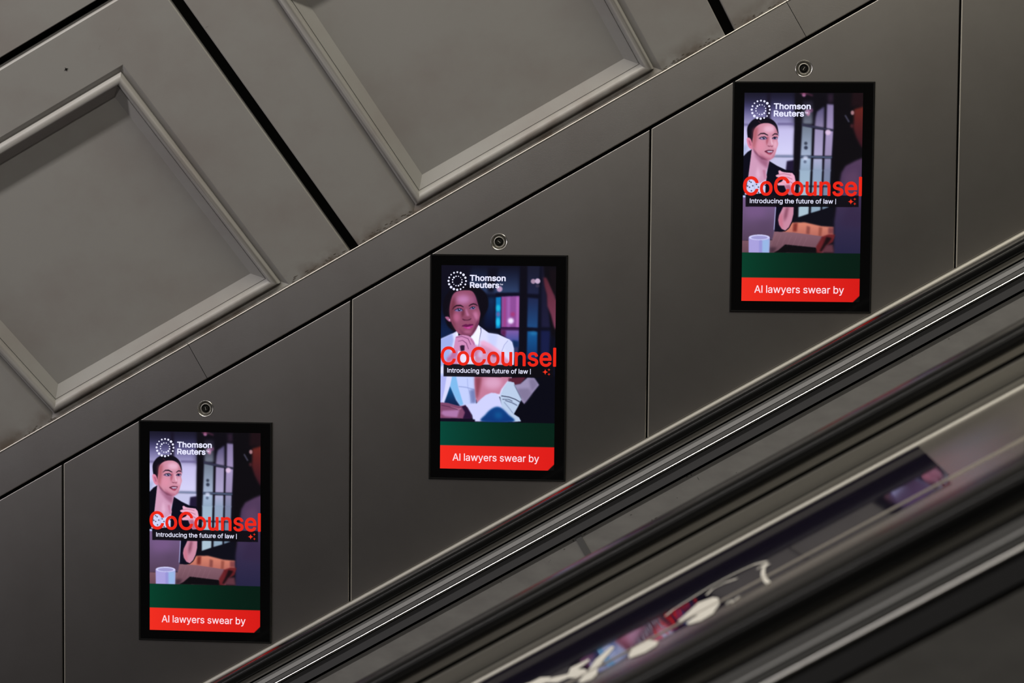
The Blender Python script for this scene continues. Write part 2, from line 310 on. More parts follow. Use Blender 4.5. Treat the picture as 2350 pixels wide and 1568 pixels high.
# ---------- letter outlines (font units) ----------
ADV = {'A': 480, 'C': 510, 'I': 164, 'R': 449, 'T': 449, 'a': 389, 'b': 424, 'c': 396, 'd': 424, 'e': 404, 'f': 254, 'g': 425, 'h': 410, 'i': 167, 'l': 150, 'm': 610, 'n': 410, 'o': 415, 'r': 259, 's': 365, 't': 227, 'u': 410, 'w': 567, 'y': 389}
GLY = {'A': ['16,0;201,509;276,509;463,0;395,0;287,302;264,372;232,478;245,478;213,371;191,302;85,0','110,142;110,199;370,199;370,142'], 'C': ['267,-7;246,-6;225,-3;205,1;186,7;168,15;150,25;134,36;119,49;104,63;92,79;80,96;70,115;61,135;53,157;48,179;44,203;41,228;40,254;41,280;44,305;48,329;53,352;61,373;70,393;80,412;92,429;104,445;119,459;134,472;150,484;168,493;186,501;205,508;225,512;246,515;267,516;280,515;293,514;305,513;317,511;329,508;340,504;351,500;362,496;373,490;383,485;393,478;402,471;411,464;419,456;427,447;435,438;441,428;448,418;454,408;459,397;463,385;467,373;470,361;473,348;408,348;406,357;404,365;401,373;397,380;394,388;389,395;385,401;380,407;375,413;369,418;363,424;357,428;351,433;344,437;337,440;330,444;323,446;315,449;308,451;300,453;292,454;284,455;276,456;267,456;252,455;237,453;223,450;209,445;196,439;184,432;172,424;161,414;150,403;141,391;133,378;125,364;118,348;113,332;109,314;106,295;104,275;103,254;104,233;106,213;109,194;113,177;119,160;125,145;133,130;141,117;151,105;161,94;172,85;184,76;196,69;210,63;223,59;237,56;252,54;267,53;276,53;284,54;292,55;300,56;308,58;315,60;323,62;330,65;337,69;344,72;351,76;357,81;363,85;369,90;375,96;380,102;385,108;389,114;394,121;397,128;401,136;404,144;406,152;408,160;473,160;470,148;467,135;463,124;459,112;454,101;448,91;442,81;435,71;428,62;420,53;411,45;402,38;393,31;383,24;373,19;363,13;352,9;341,5;329,1;317,-2;305,-4;293,-6;280,-7'], 'R': ['60,0;60,509;236,509;255,508;273,506;290,504;305,500;320,495;333,489;345,481;356,473;367,465;376,455;384,444;390,433;396,421;401,408;405,395;407,381;409,367;409,352;409,337;407,323;405,309;401,296;396,283;390,271;384,260;376,250;367,240;356,232;345,224;333,217;319,211;305,206;289,203;273,200;255,198;236,198;96,198;96,255;234,255;246,255;258,256;269,258;280,260;289,263;298,267;306,271;313,276;319,281;325,287;330,293;334,300;337,308;340,316;342,324;344,333;345,342;345,352;345,362;344,371;342,380;340,389;337,397;334,405;330,412;325,419;319,425;313,430;305,435;298,440;289,443;279,446;269,449;258,451;246,452;233,452;125,452;125,0','353,0;230,229;303,229;428,0'], 'T': ['32,452;32,509;417,509;417,452;257,452;257,0;193,0;193,452'], 'a': ['160,-9;148,-8;137,-7;126,-5;115,-3;104,1;94,5;85,10;76,15;68,22;60,29;54,36;48,45;42,54;38,63;35,73;32,84;31,96;30,108;31,118;32,128;34,138;36,146;39,154;43,161;48,168;53,174;58,179;64,184;71,189;78,193;85,197;92,200;100,203;108,206;117,209;125,211;178,220;234,227;241,228;247,229;252,230;257,231;262,233;265,235;268,237;271,240;273,243;274,246;275,250;276,255;276,257;275,264;275,272;273,279;272,285;269,291;267,297;263,302;260,307;256,311;251,315;246,319;240,322;234,325;227,327;220,329;212,330;204,331;196,331;187,331;178,330;171,329;163,327;156,325;149,322;143,319;137,316;132,313;127,309;122,305;118,301;114,296;110,292;107,288;104,283;102,278;100,274;41,291;46,302;51,313;57,322;64,331;71,339;79,346;87,352;95,358;104,364;114,368;123,372;133,375;143,378;153,380;163,382;173,383;184,384;194,384;201,384;208,384;215,383;223,382;231,381;239,379;247,377;255,375;263,372;271,369;278,365;286,360;293,355;300,350;306,343;312,336;317,329;322,320;327,311;330,301;333,290;335,278;336,265;337,251;337,0;277,0;277,52;272,52;270,47;267,43;264,38;260,34;256,29;252,25;247,20;242,16;236,12;229,8;223,4;215,1;207,-2;199,-4;190,-6;181,-7;170,-8','170,45;181,46;192,47;202,49;211,51;220,55;228,59;235,63;242,68;248,74;254,80;259,86;263,93;267,100;270,108;272,115;274,122;275,130;276,138;276,190;274,188;272,187;270,186;267,184;263,183;259,182;231,176;200,171;175,168;168,167;161,166;154,164;147,163;141,161;134,159;128,156;122,153;117,150;112,147;108,143;103,139;100,135;97,130;95,124;93,118;92,112;92,105;92,99;93,93;94,87;96,82;99,77;102,72;105,68;109,64;114,61;119,57;124,55;130,52;136,50;142,48;149,47;156,46;163,46'], 'b': ['229,-8;218,-8;208,-7;198,-5;189,-3;180,0;172,4;165,8;159,12;153,17;147,21;142,26;138,31;118,59;112,59;112,0;53,0;53,509;114,509;114,319;118,319;137,346;142,351;147,355;152,360;158,364;164,369;171,373;179,376;188,379;197,381;207,383;218,384;229,384;245,384;259,382;274,378;287,374;300,368;313,361;325,352;335,342;345,332;354,320;362,307;370,293;376,277;381,261;385,245;388,227;390,208;390,189;390,169;388,151;385,133;381,116;376,100;370,84;363,70;355,57;346,45;336,34;325,25;313,16;301,9;288,3;274,-2;260,-6;245,-8','220,47;232,47;242,49;253,51;262,55;271,60;279,66;287,72;294,80;301,88;306,97;311,106;316,117;320,128;323,139;325,151;327,163;328,176;328,189;328,203;327,215;325,227;323,239;320,250;316,261;312,271;307,281;301,290;295,298;287,305;280,311;271,317;262,322;253,325;243,328;232,329;220,330;209,329;198,328;188,325;178,322;169,317;161,312;154,306;147,299;140,291;134,282;129,273;125,263;121,252;118,241;116,229;114,216;113,203;113,189;113,176;114,162;116,150;118,138;121,126;125,115;130,105;135,95;140,86;147,78;154,71;162,65;170,59;179,55;188,51;198,49;209,47'], 'c': ['207,-8;190,-8;174,-5;159,-2;144,3;130,9;117,16;104,25;93,35;82,46;72,58;64,71;56,85;49,100;44,116;40,133;37,150;35,168;34,187;35,207;37,225;40,243;44,260;49,276;56,291;64,305;72,318;82,330;93,341;104,351;117,360;130,367;144,374;159,378;174,382;190,384;207,384;216,384;226,384;234,383;243,381;252,379;260,377;268,374;276,371;284,368;291,364;298,360;305,356;312,351;318,346;324,341;330,335;335,328;340,322;345,315;349,308;353,301;356,293;359,285;362,277;303,262;301,267;300,272;298,276;295,281;293,285;290,289;287,293;284,297;281,301;278,304;274,308;270,311;266,314;261,316;257,319;252,321;247,323;242,325;237,326;231,328;226,329;220,329;214,330;207,330;195,329;184,328;173,325;163,321;154,316;145,310;137,303;130,296;124,287;118,278;113,269;108,258;105,247;102,236;99,224;98,212;97,200;96,187;97,175;98,163;99,151;102,139;105,128;108,117;113,107;118,97;124,89;130,80;137,73;145,66;154,60;163,55;173,51;184,49;195,47;207,46;214,47;220,47;226,48;232,49;237,50;243,52;248,53;253,55;258,58;262,60;267,63;271,66;275,69;279,73;282,76;285,80;289,84;292,89;294,93;297,98;299,102;301,107;303,112;304,117;363,102;360,94;357,86;354,78;350,70;346,63;341,56;336,50;331,43;325,37;319,32;313,26;306,21;299,17;292,12;285,9;277,5;269,2;261,-1;252,-3;244,-5;235,-6;226,-7;217,-8'], 'd': ['195,-8;180,-8;165,-6;151,-2;137,3;124,9;111,16;100,25;89,34;79,45;70,57;62,70;55,84;48,100;43,116;39,133;36,151;35,169;34,189;35,208;36,227;39,245;43,261;48,277;55,293;62,307;70,320;79,332;89,342;100,352;112,361;124,368;137,374;151,378;165,382;180,384;196,384;207,384;218,383;228,381;237,379;245,376;253,373;260,369;267,364;272,360;278,355;283,351;287,346;306,319;311,319;311,509;372,509;372,0;313,0;313,59;307,59;287,31;282,26;277,21;272,17;266,12;259,8;252,4;245,0;236,-3;227,-5;217,-7;207,-8','205,47;216,47;226,49;236,51;246,55;255,59;263,65;271,71;278,78;284,86;290,95;295,105;299,115;303,126;306,138;309,150;310,162;311,176;312,189;311,203;310,216;309,229;306,241;303,252;300,263;295,273;290,282;284,291;278,299;271,306;263,312;255,317;246,322;237,325;227,328;216,329;205,330;193,329;182,328;172,325;162,322;153,317;145,311;137,305;130,298;124,290;118,281;113,271;108,261;105,250;102,239;99,227;98,215;97,203;96,189;97,176;98,163;99,151;102,139;105,128;109,117;113,106;118,97;124,88;130,80;137,72;145,66;153,60;162,55;172,51;182,49;193,47'], 'e': ['212,-8;194,-8;177,-5;161,-2;145,3;131,9;117,16;104,25;92,35;82,46;72,58;63,71;56,85;49,100;44,116;40,132;37,150;35,168;34,187;35,206;36,224;39,242;44,258;49,274;55,290;63,304;71,317;81,329;91,340;103,350;115,359;128,367;142,373;157,378;172,382;188,384;205,384;216,384;226,383;236,382;246,380;256,377;266,374;275,370;285,366;294,361;303,355;311,348;319,341;327,333;334,324;341,315;347,305;352,294;357,282;361,269;365,256;368,242;370,227;371,211;371,194;371,169;75,169;75,221;338,221;310,202;309,214;308,226;307,237;304,248;301,259;298,269;293,278;288,286;283,294;277,301;270,308;263,314;255,319;246,323;237,326;227,328;216,330;205,330;194,330;183,328;173,326;164,323;155,319;146,313;138,308;131,301;125,294;119,286;114,278;109,270;105,260;102,251;99,241;97,231;96,221;96,211;96,178;96,164;98,151;100,139;102,127;106,116;110,106;116,97;121,88;128,80;135,73;143,67;151,61;160,57;169,53;179,50;190,48;201,47;212,46;220,46;227,47;234,48;241,49;247,51;254,53;260,55;265,58;271,61;276,65;281,68;285,73;290,77;294,82;297,88;300,93;303,99;306,105;365,91;362,81;358,72;353,63;348,55;342,47;335,39;328,32;320,26;311,19;302,14;293,9;283,4;272,1;261,-3;249,-5;237,-7;225,-8'], 'f': ['228,379;228,327;6,327;6,379','81,0;81,432;81,442;82,452;84,461;87,470;91,478;96,486;101,493;107,499;113,505;120,510;127,515;135,519;143,522;152,525;161,527;169,529;178,530;187,530;194,530;201,530;207,529;212,529;217,528;222,527;243,521;227,468;215,472;195,474;186,473;178,472;171,470;164,468;159,464;154,460;150,455;147,449;145,443;143,435;142,427;142,419;142,0'], 'g': ['207,-151;193,-150;180,-149;168,-148;156,-146;144,-143;134,-140;124,-136;114,-132;105,-127;97,-122;89,-116;82,-110;76,-104;70,-97;64,-91;59,-84;55,-77;51,-69;101,-41;122,-66;126,-70;131,-74;136,-78;142,-82;148,-85;154,-88;161,-91;169,-93;178,-95;187,-96;197,-97;207,-97;222,-97;236,-95;249,-92;261,-87;272,-82;282,-75;291,-67;298,-58;304,-47;308,-34;311,-21;311,-6;311,68;306,68;287,41;282,37;277,32;272,28;266,23;259,19;252,16;245,12;236,10;227,8;217,6;206,5;195,5;180,5;165,7;152,10;138,14;125,20;113,27;101,34;90,43;80,53;71,65;63,77;55,90;49,105;43,120;39,136;36,154;35,172;34,191;35,210;36,229;39,246;43,263;49,278;55,293;62,307;71,320;80,332;90,342;101,352;112,361;125,368;138,374;152,378;166,382;181,384;196,384;207,384;218,383;228,382;237,379;246,376;253,373;261,369;267,365;273,360;279,356;284,351;288,346;308,319;313,319;313,379;372,379;372,-9;372,-25;370,-40;367,-54;363,-67;357,-79;350,-90;342,-100;334,-109;324,-117;314,-124;303,-131;291,-136;278,-140;265,-144;251,-147;237,-149;222,-150','205,59;216,60;227,61;237,63;246,66;255,70;264,75;271,81;278,87;285,95;290,103;295,111;300,121;304,131;307,142;309,154;311,166;312,179;312,193;312,206;311,219;309,231;307,242;304,253;300,264;296,274;291,283;285,291;279,299;272,306;264,312;256,318;247,322;237,325;227,328;216,329;205,330;193,329;182,328;172,325;163,322;153,317;145,312;137,305;130,298;124,290;118,282;113,272;109,262;105,252;102,241;99,229;98,218;97,205;96,193;97,180;98,167;99,155;102,144;105,133;109,123;113,113;118,104;124,96;131,88;138,82;145,76;154,71;163,66;172,63;183,61;193,60'], 'h': ['114,227;114,0;53,0;53,509;114,509;114,287;102,287;109,304;116,319;124,332;132,344;142,354;152,362;163,369;175,374;187,379;200,382;213,384;227,384;240,384;252,383;264,380;275,377;285,373;295,369;305,363;313,356;321,349;328,340;335,331;341,321;346,310;350,298;353,285;355,271;357,256;357,240;357,0;296,0;296,235;295,249;293,263;290,275;286,286;280,296;273,304;265,312;256,318;246,323;235,326;223,328;210,329;201,329;192,328;184,326;176,324;168,321;161,317;154,313;147,308;141,303;136,297;131,290;126,283;122,275;119,266;117,257;115,248;114,237'], 'i': ['53,0;53,379;114,379;114,0','84,443;78,443;73,444;67,446;63,448;58,451;54,455;50,459;47,463;44,468;43,472;42,478;41,483;42,489;43,494;44,499;47,504;50,508;54,512;58,516;63,518;67,521;73,522;78,523;84,524;89,523;95,522;100,521;105,518;110,516;114,512;118,508;121,504;123,499;125,494;126,489;126,483;126,478;125,472;123,468;121,463;118,459;114,455;110,451;105,448;100,446;95,444;89,443'], 'm': ['53,0;53,379;112,379;112,295;108,295;110,305;114,314;118,323;122,331;127,339;132,346;138,352;144,358;151,363;158,368;165,372;172,376;180,379;187,382;195,384;203,385;211,386;219,386;233,385;245,383;257,380;268,375;278,368;287,361;295,352;303,342;309,331;314,320;318,308;321,295;312,295;315,304;318,312;322,321;326,329;331,336;337,343;343,350;350,356;357,361;364,366;372,371;381,375;389,378;398,381;407,383;417,385;427,386;437,386;448,386;458,385;468,383;478,380;488,376;497,372;506,367;514,361;522,354;529,346;535,338;541,328;546,318;550,307;553,296;555,283;556,269;557,255;557,0;496,0;496,254;495,267;493,279;490,289;485,298;480,306;473,313;465,318;456,323;447,326;438,329;429,330;419,330;410,330;402,329;395,328;387,326;381,323;374,320;368,316;363,312;358,307;353,302;349,296;345,290;342,284;340,277;338,270;336,263;336,255;335,247;335,0;274,0;274,260;274,270;272,280;269,288;265,297;259,304;253,311;246,317;238,322;229,326;220,328;210,330;199,330;192,330;185,329;178,328;171,326;164,323;158,320;151,316;145,312;140,307;135,302;130,296;126,289;122,282;119,274;117,266;115,257;114,248;114,238;114,0'], 'n': ['114,227;114,0;53,0;53,379;112,379;112,287;102,287;109,304;116,319;124,332;132,344;142,354;152,362;163,369;175,374;187,379;200,382;213,384;227,384;240,384;252,383;264,380;275,377;285,373;295,369;304,363;313,356;321,349;328,340;335,331;341,321;346,310;350,298;353,285;355,271;357,256;357,240;357,0;296,0;296,235;295,249;293,263;290,275;286,286;280,296;273,304;265,312;256,318;246,323;235,326;223,328;210,329;201,329;192,328;184,326;176,324;168,321;161,317;154,313;147,308;141,303;136,297;131,290;126,283;122,275;119,266;117,257;115,248;114,237'], 'o': ['207,-8;190,-8;174,-5;159,-2;144,3;130,9;117,16;104,25;93,35;82,46;72,58;64,71;56,85;49,100;44,116;40,133;37,150;35,168;34,187;35,207;37,225;40,243;44,260;49,276;56,291;64,305;72,318;82,330;93,341;104,351;117,360;130,367;144,374;159,378;174,382;190,384;207,384;224,384;241,382;256,378;271,374;285,367;299,360;311,351;323,341;333,330;343,318;352,305;359,291;366,276;371,260;376,243;379,225;380,207;381,187;380,168;379,150;376,133;371,116;366,100;359,85;352,71;343,58;333,46;323,35;311,25;299,16;285,9;271,3;256,-2;241,-5;224,-8','207,46;220,47;231,49;242,51;252,55;262,60;270,66;278,73;285,80;292,89;298,97;303,107;307,117;311,128;314,139;316,151;318,163;319,175;319,187;319,200;318,212;316,224;314,236;311,247;307,258;303,269;298,278;292,287;285,296;278,303;270,310;262,316;252,321;242,325;231,328;220,329;207,330;195,329;184,328;173,325;163,321;154,316;145,310;137,303;130,296;124,287;118,278;113,269;108,258;105,247;102,236;99,224;98,212;97,200;96,187;97,175;98,163;99,151;102,139;105,128;108,117;113,107;118,97;124,89;130,80;137,73;145,66;154,60;163,55;173,51;184,49;195,47'], 'r': ['53,0;53,379;112,379;112,321;115,321;119,330;124,339;130,347;137,354;144,361;152,367;161,373;171,377;181,380;191,383;202,384;213,385;229,384;243,384;243,322;230,324;207,326;198,325;190,324;182,323;174,321;166,318;159,315;152,311;146,306;140,301;135,296;130,290;126,284;122,277;119,269;117,262;115,254;114,246;114,237;114,0'], 's': ['182,-8;169,-8;157,-7;145,-5;133,-3;123,0;112,3;102,8;93,12;84,18;76,24;69,31;62,38;56,46;50,54;45,63;41,73;38,83;36,94;94,107;97,97;101,87;105,79;111,72;117,66;124,60;132,56;141,52;150,49;160,47;170,46;181,45;194,46;206,47;217,50;227,53;236,57;244,62;252,68;258,74;262,81;265,88;267,95;268,103;268,109;266,115;265,121;262,126;258,131;254,136;249,140;243,144;237,147;229,150;221,153;212,155;149,170;133,174;118,180;104,186;92,192;81,200;72,208;64,217;58,227;53,237;50,249;47,261;47,274;47,285;49,295;51,305;55,314;59,323;65,332;72,340;79,347;87,354;95,360;105,365;115,370;126,375;137,378;149,381;161,383;174,384;187,384;200,384;212,383;223,381;234,379;244,376;254,372;263,368;271,363;279,358;286,352;293,346;299,339;304,332;309,324;314,316;318,308;321,299;324,290;268,277;265,284;262,291;258,298;254,304;248,310;243,316;236,321;228,325;219,328;210,331;199,332;187,333;176,332;166,331;156,329;147,326;139,322;131,317;124,311;119,305;114,299;111,292;109,285;109,277;109,270;110,264;112,258;115,253;119,248;124,243;130,239;136,235;144,232;152,229;161,226;172,223;229,209;246,205;261,200;275,194;287,187;297,180;306,171;314,162;320,153;325,142;328,131;330,119;331,107;331,96;329,85;326,75;323,65;318,56;312,47;306,39;298,31;290,24;281,18;271,12;260,6;248,2;236,-2;223,-5;210,-7;196,-8'], 't': ['204,379;204,327;6,327;6,379','65,471;126,471;126,98;126,90;127,83;128,76;130,70;133,65;136,61;140,58;144,55;150,53;156,51;163,50;170,50;185,51;202,54;213,2;192,-3;168,-4;153,-3;138,-1;125,2;113,7;102,14;92,21;84,30;77,41;72,52;68,64;66,78;65,93'], 'u': ['182,-5;170,-5;158,-3;146,-1;135,2;125,6;115,11;106,16;97,23;89,31;82,39;75,48;69,59;64,70;60,82;57,95;54,109;53,123;53,139;53,379;114,379;114,144;114,130;116,117;119,105;124,94;130,84;137,75;145,67;154,61;164,56;175,53;187,51;200,50;209,51;218,51;226,53;234,55;242,58;249,62;256,66;263,71;268,77;274,83;279,89;283,97;287,105;290,113;293,122;295,132;296,142;296,153;296,379;357,379;357,0;298,0;298,92;307,92;301,75;294,60;286,47;277,35;267,25;257,17;246,10;234,5;222,0;209,-3;196,-5'], 'w': ['138,0;23,379;87,379;133,214;154,137;175,41;165,41;186,135;206,214;252,379;316,379;362,214;382,136;402,41;391,41;413,135;434,214;480,379;545,379;429,0;368,0;319,172;305,225;291,280;277,338;291,338;277,280;263,225;248,172;199,0'], 'y': ['47,-139;61,-86;71,-87;77,-89;83,-89;88,-90;94,-90;99,-90;104,-89;109,-88;113,-86;118,-84;122,-81;126,-78;130,-74;134,-69;138,-64;141,-58;145,-51;148,-44;151,-36;163,-1;17,379;84,379;165,155;169,144;173,132;177,121;180,109;184,98;187,87;206,21;184,21;202,87;224,155;305,379;371,379;204,-58;200,-68;196,-77;191,-85;187,-93;182,-100;177,-107;171,-113;165,-119;159,-124;153,-128;146,-132;139,-136;132,-139;125,-141;117,-143;109,-144;100,-145;91,-145;65,-143']}

# ---------- the two pictures shown on the displays (painted into a grid of coloured points) ----------
PW, PH = 300, 534
CORN_A = [(55.3, 101.6), (2087, 101.6), (5.2, 3668.6), (2037, 3698)]
CORN_B = [(26.7, 82.3), (2078.4, 90.2), (14.1, 3717), (2057, 3751.4)]


def to_uv(P, cor):
    P = np.asarray(P, float)
    TL, TR, BL, BR = [np.array(c) for c in cor]
    u = np.full(len(P), .5); v = np.full(len(P), .5)
    for _ in range(6):
        l = TL[0] + (BL[0] - TL[0]) * v; r = TR[0] + (BR[0] - TR[0]) * v
        u = (P[:, 0] - l) / (r - l)
        t = TL[1] + (TR[1] - TL[1]) * u; b = BL[1] + (BR[1] - BL[1]) * u
        v = (P[:, 1] - t) / (b - t)
    return np.stack([u, v], 1)


def smooth_loop(P, n=5):
    P = np.asarray(P, float); N = len(P); out = []
    for i in range(N):
        a, b, c, d = P[i - 1], P[i], P[(i + 1) % N], P[(i + 2) % N]
        for k in range(n):
            t = k / n
            out.append(.5 * ((2 * b) + (c - a) * t + (2 * a - 5 * b + 4 * c - d) * t * t + (3 * b - a - 3 * c + d) * t ** 3))
    return np.array(out)


def blur1(M, s, ax):
    r = int(3 * s + 1); k = np.exp(-.5 * (np.arange(-r, r + 1) / s) ** 2); k /= k.sum()
    pad = [(0, 0), (0, 0)]; pad[ax] = (r, r)
    Q = np.pad(M, pad, mode='edge'); out = np.zeros_like(M); n = M.shape[ax]
    for i, w in enumerate(k):
        out += w * (Q[i:i + n] if ax == 0 else Q[:, i:i + n])
    return out


def mask(P):
    ss = 2
    W, H = PW * ss, PH * ss
    M = np.zeros((H, W), np.float32)
    x = P[:, 0] * W; y = P[:, 1] * H
    x2 = np.roll(x, -1); y2 = np.roll(y, -1)
    for j in range(max(0, int(y.min())), min(H, int(y.max()) + 1)):
        yc = j + .5
        c = (y <= yc) != (y2 <= yc)
        if not c.any(): continue
        xs = np.sort(x[c] + (yc - y[c]) / (y2[c] - y[c]) * (x2[c] - x[c]))
        for a, b in zip(xs[::2], xs[1::2]):
            a = min(max(a, 0), W); b = min(max(b, 0), W)
            ia, ib = int(a), int(b)
            if ia == ib:
                if ia < W: M[j, ia] += b - a
            else:
                M[j, ia] += ia + 1 - a
                M[j, ia + 1:ib] = 1
                if ib < W: M[j, ib] += b - ib
    return np.clip(M.reshape(PH, ss, PW, ss).mean((1, 3)), 0, 1)


def ell(cx, cy, rx, ry=None, rot=0, n=20):
    ry = rx if ry is None else ry
    a = np.linspace(0, 2 * np.pi, n, endpoint=False)
    c, s = np.cos(rot), np.sin(rot)
    return [(cx + rx * np.cos(t) * c - ry * np.sin(t) * s, cy + rx * np.cos(t) * s + ry * np.sin(t) * c) for t in a]


def line(P, w):
    # a stroke as a polygon, tapered at the ends when w is a list
    P = np.asarray(P, float); n = len(P)
    if not hasattr(w, '__len__'): w = [w] * n
    T = np.gradient(P, axis=0); T /= np.linalg.norm(T, axis=1)[:, None] + 1e-9
    N = np.stack([-T[:, 1], T[:, 0]], 1) * (np.array(w)[:, None] / 2)
    return [tuple(p) for p in np.concatenate([P + N, (P - N)[::-1]])]


def paint(layers, cor, base):
    I = np.ones((PH, PW, 3), np.float32) * np.array(base, np.float32)
    sc = PW / 2030.
    for L in layers:
        pts, col, bl, al, sm = (list(L) + [0, 1, 0])[:5] if len(L) < 5 else L
        P = smooth_loop(pts) if sm else np.asarray(pts, float)
        M = mask(to_uv(P, cor))
        if bl:
            M = blur1(blur1(M, bl * sc, 0), bl * sc, 1)
        M = (M * al)[..., None]
        if isinstance(col, tuple) and len(col) == 2 and hasattr(col[0], '__len__'):
            # two-colour fill running down the shape
            uv = to_uv(P, cor); t = (np.linspace(0, 1, PH) - uv[:, 1].min()) / max(1e-6, np.ptp(uv[:, 1]))
            t = np.clip(t, 0, 1)[:, None, None]
            c = np.array(col[0]) * (1 - t) + np.array(col[1]) * t
        else:
            c = np.array(col)
        I = I * (1 - M) + c * M
    return I


def picture_a():
    Y = 1419
    def B(*pts): return [(x, y + Y) for x, y in pts]
    L = []
    a = lambda pts, col, bl=0, al=1, sm=0: L.append((pts, col, bl, al, sm))
    # office behind
    a([(-50, 50), (930, 50), (930, 420), (-50, 420)], ((22, 20, 38), (70, 68, 105)), 40)
    a([(-50, 330), (930, 330), (930, 760), (-50, 760)], ((88, 84, 128), (196, 190, 228)), 60)
    a([(-50, 680), (930, 680), (920, 1200), (-50, 1200)], ((196, 190, 228), (212, 210, 240)), 30)
    a([(-50, 1200), (920, 1200), (915, 1700), (-50, 1700)], (196, 196, 226), 10)
    a([(440, 60), (500, 60), (500, 600), (430, 600)], (26, 20, 40), 18, .9)
    a([(30, 625), (130, 625), (130, 665), (30, 665)], (120, 112, 155), 10, .8)
    a([(620, 615), (940, 615), (940, 655), (620, 655)], (112, 104, 148), 10, .8)
    a([(590, 1165), (915, 1170), (915, 1205), (590, 1200)], (130, 140, 172), 10, .9)
    a([(785, 1270), (915, 1250), (915, 1560), (760, 1500)], (38, 28, 60), 12)
    a([(20, 1000), (120, 1000), (60, 1180), (20, 1180)], (150, 165, 200), 30, .7)
    # pillar and dark wall
    a([(930, 60), (1600, 60), (1600, 1400), (1620, 2600), (830, 2600), (880, 2000), (900, 1300)], (13, 10, 22), 12)
    a([(1060, 230), (1230, 230), (1225, 640), (1052, 640)], ((34, 30, 46), (128, 134, 150)), 22)
    a([(1045, 660), (1220, 690), (1205, 1180), (1020, 1180)], ((120, 130, 146), (168, 180, 204)), 12)
    a([(1020, 1210), (1200, 1215), (1194, 1440), (1004, 1440)], ((172, 188, 212), (150, 168, 190)), 12)
    a([(1275, 520), (1300, 420), (1425, 330), (1420, 700), (1260, 680)], ((90, 84, 120), (150, 140, 172)), 16)
    a([(1262, 715), (1415, 735), (1400, 1180), (1245, 1180)], ((158, 148, 182), (176, 168, 202)), 10)
    a([(1240, 1225), (1395, 1225), (1392, 1440), (1230, 1440)], ((176, 176, 206), (150, 164, 188)), 10)
    a([(1470, 290), (1590, 300), (1585, 730), (1458, 710)], ((140, 128, 165), (164, 150, 188)), 14)
    a([(1450, 745), (1580, 750), (1555, 1180), (1430, 1180)], ((168, 154, 192), (158, 146, 180)), 10)
    a([(1430, 1225), (1545, 1225), (1538, 1440), (1422, 1440)], ((150, 146, 178), (132, 138, 165)), 10)
    a([(1480, 120), (1580, 110), (1580, 260), (1490, 280)], (58, 40, 60), 25, .8)
    a(line([(1040, 640), (1230, 680), (1420, 715), (1590, 745)], [46, 44, 30, 26]), (62, 62, 86), 8, .9)
    a(line([(1015, 1190), (1560, 1205)], 34), (86, 98, 124), 7)
    a(ell(1075, 135, 34), (190, 130, 170), 10, .9)
    a(line([(1010, 110), (1140, 120), (1230, 150)], 30), (110, 60, 85), 14, .7)
    a(ell(1140, 430, 46), (206, 160, 196), 8, .75)
    a(ell(1195, 400, 38), (150, 100, 140), 10, .6)
    a(ell(1150, 470, 30), (206, 150, 180), 8, .6)
    a(ell(1490, 775, 48), (222, 196, 224), 10, .9)
    a(ell(1110, 965, 28), (56, 62, 80), 9, .9)
    a(ell(1112, 1040, 32), (48, 54, 74), 9, .9)
    a(ell(1105, 1215, 44, 34), (214, 218, 240), 12, .8)
    a(ell(1098, 1280, 26), (90, 100, 126), 9, .8)
    # lower end of the glass wall
    a(B((1004, 0), (1194, 0), (1160, 760), (985, 830)), ((160, 180, 200), (176, 196, 208)), 9)
    a(B((1230, 0), (1392, 0), (1365, 700), (1200, 745)), ((150, 164, 188), (150, 172, 190)), 9)
    a(B((1422, 0), (1538, 0), (1510, 640), (1395, 690)), ((132, 138, 165), (120, 140, 160)), 9)
    a(B((960, 262), (1540, 270), (1540, 300), (960, 292)), (30, 34, 50), 8, .8)
    a(B((880, 845), (1600, 620), (1640, 990), (860, 930)), (13, 13, 28), 8)
    # amber seats
    a(B((860, 905), (1100, 900), (1380, 965), (1640, 985), (1600, 1180), (1400, 1160), (1100, 1120), (700, 1080)), ((214, 140, 118), (176, 108, 100)), 10, 1)
    a(B((900, 920), (975, 905), (960, 1060), (890, 1060)), (120, 48, 44), 14, .85)
    a(B((1130, 960), (1190, 980), (1180, 1110), (1120, 1100)), (130, 74, 72), 12, .8)
    a(B((1340, 980), (1400, 990), (1380, 1150), (1330, 1140)), (140, 76, 66), 12, .7)
    a(B((1500, 990), (1640, 990), (1600, 1100), (1500, 1100)), (110, 56, 66), 14, .7)
    # seated man at the right, out of focus
    a([(1590, 60), (2150, 60), (2150, 2700), (1600, 2700)], (11, 8, 16), 10)
    a([(1900, 90), (2090, 90), (2100, 330), (1880, 340)], (40, 18, 26), 25, .8)
    a([(1930, 380), (2100, 330), (2100, 1080), (2030, 980), (1970, 860), (1920, 700), (1930, 560)], ((110, 44, 38), (60, 26, 40)), 18)
    a(ell(1905, 440, 30, 40), (206, 160, 166), 9, .8)
    a(ell(1895, 665, 26, 36), (120, 60, 66), 14, .6)
    a(line([(1780, 480), (1815, 540), (1850, 600)], 26), (96, 96, 116), 9, .8)
    a([(2110, 1200), (1960, 1260), (1790, 1350), (1720, 1470), (1690, 1640), (1640, 2000), (1600, 2300), (1590, 2900), (2110, 2900)], ((92, 68, 98), (44, 42, 74)), 18)
    a([(1760, 1500), (1980, 1400), (2080, 1700), (1760, 2000)], (104, 76, 106), 50, .7)
    a(B((1850, 560), (2080, 700), (2080, 1000), (1700, 950)), (60, 46, 76), 45, .6)
    # jacket behind the laptop
    a([(35, 1190), (110, 1110), (195, 1060), (165, 1250), (120, 1568), (100, 1750), (100, 1870), (35, 1870)], (8, 8, 30), 4)
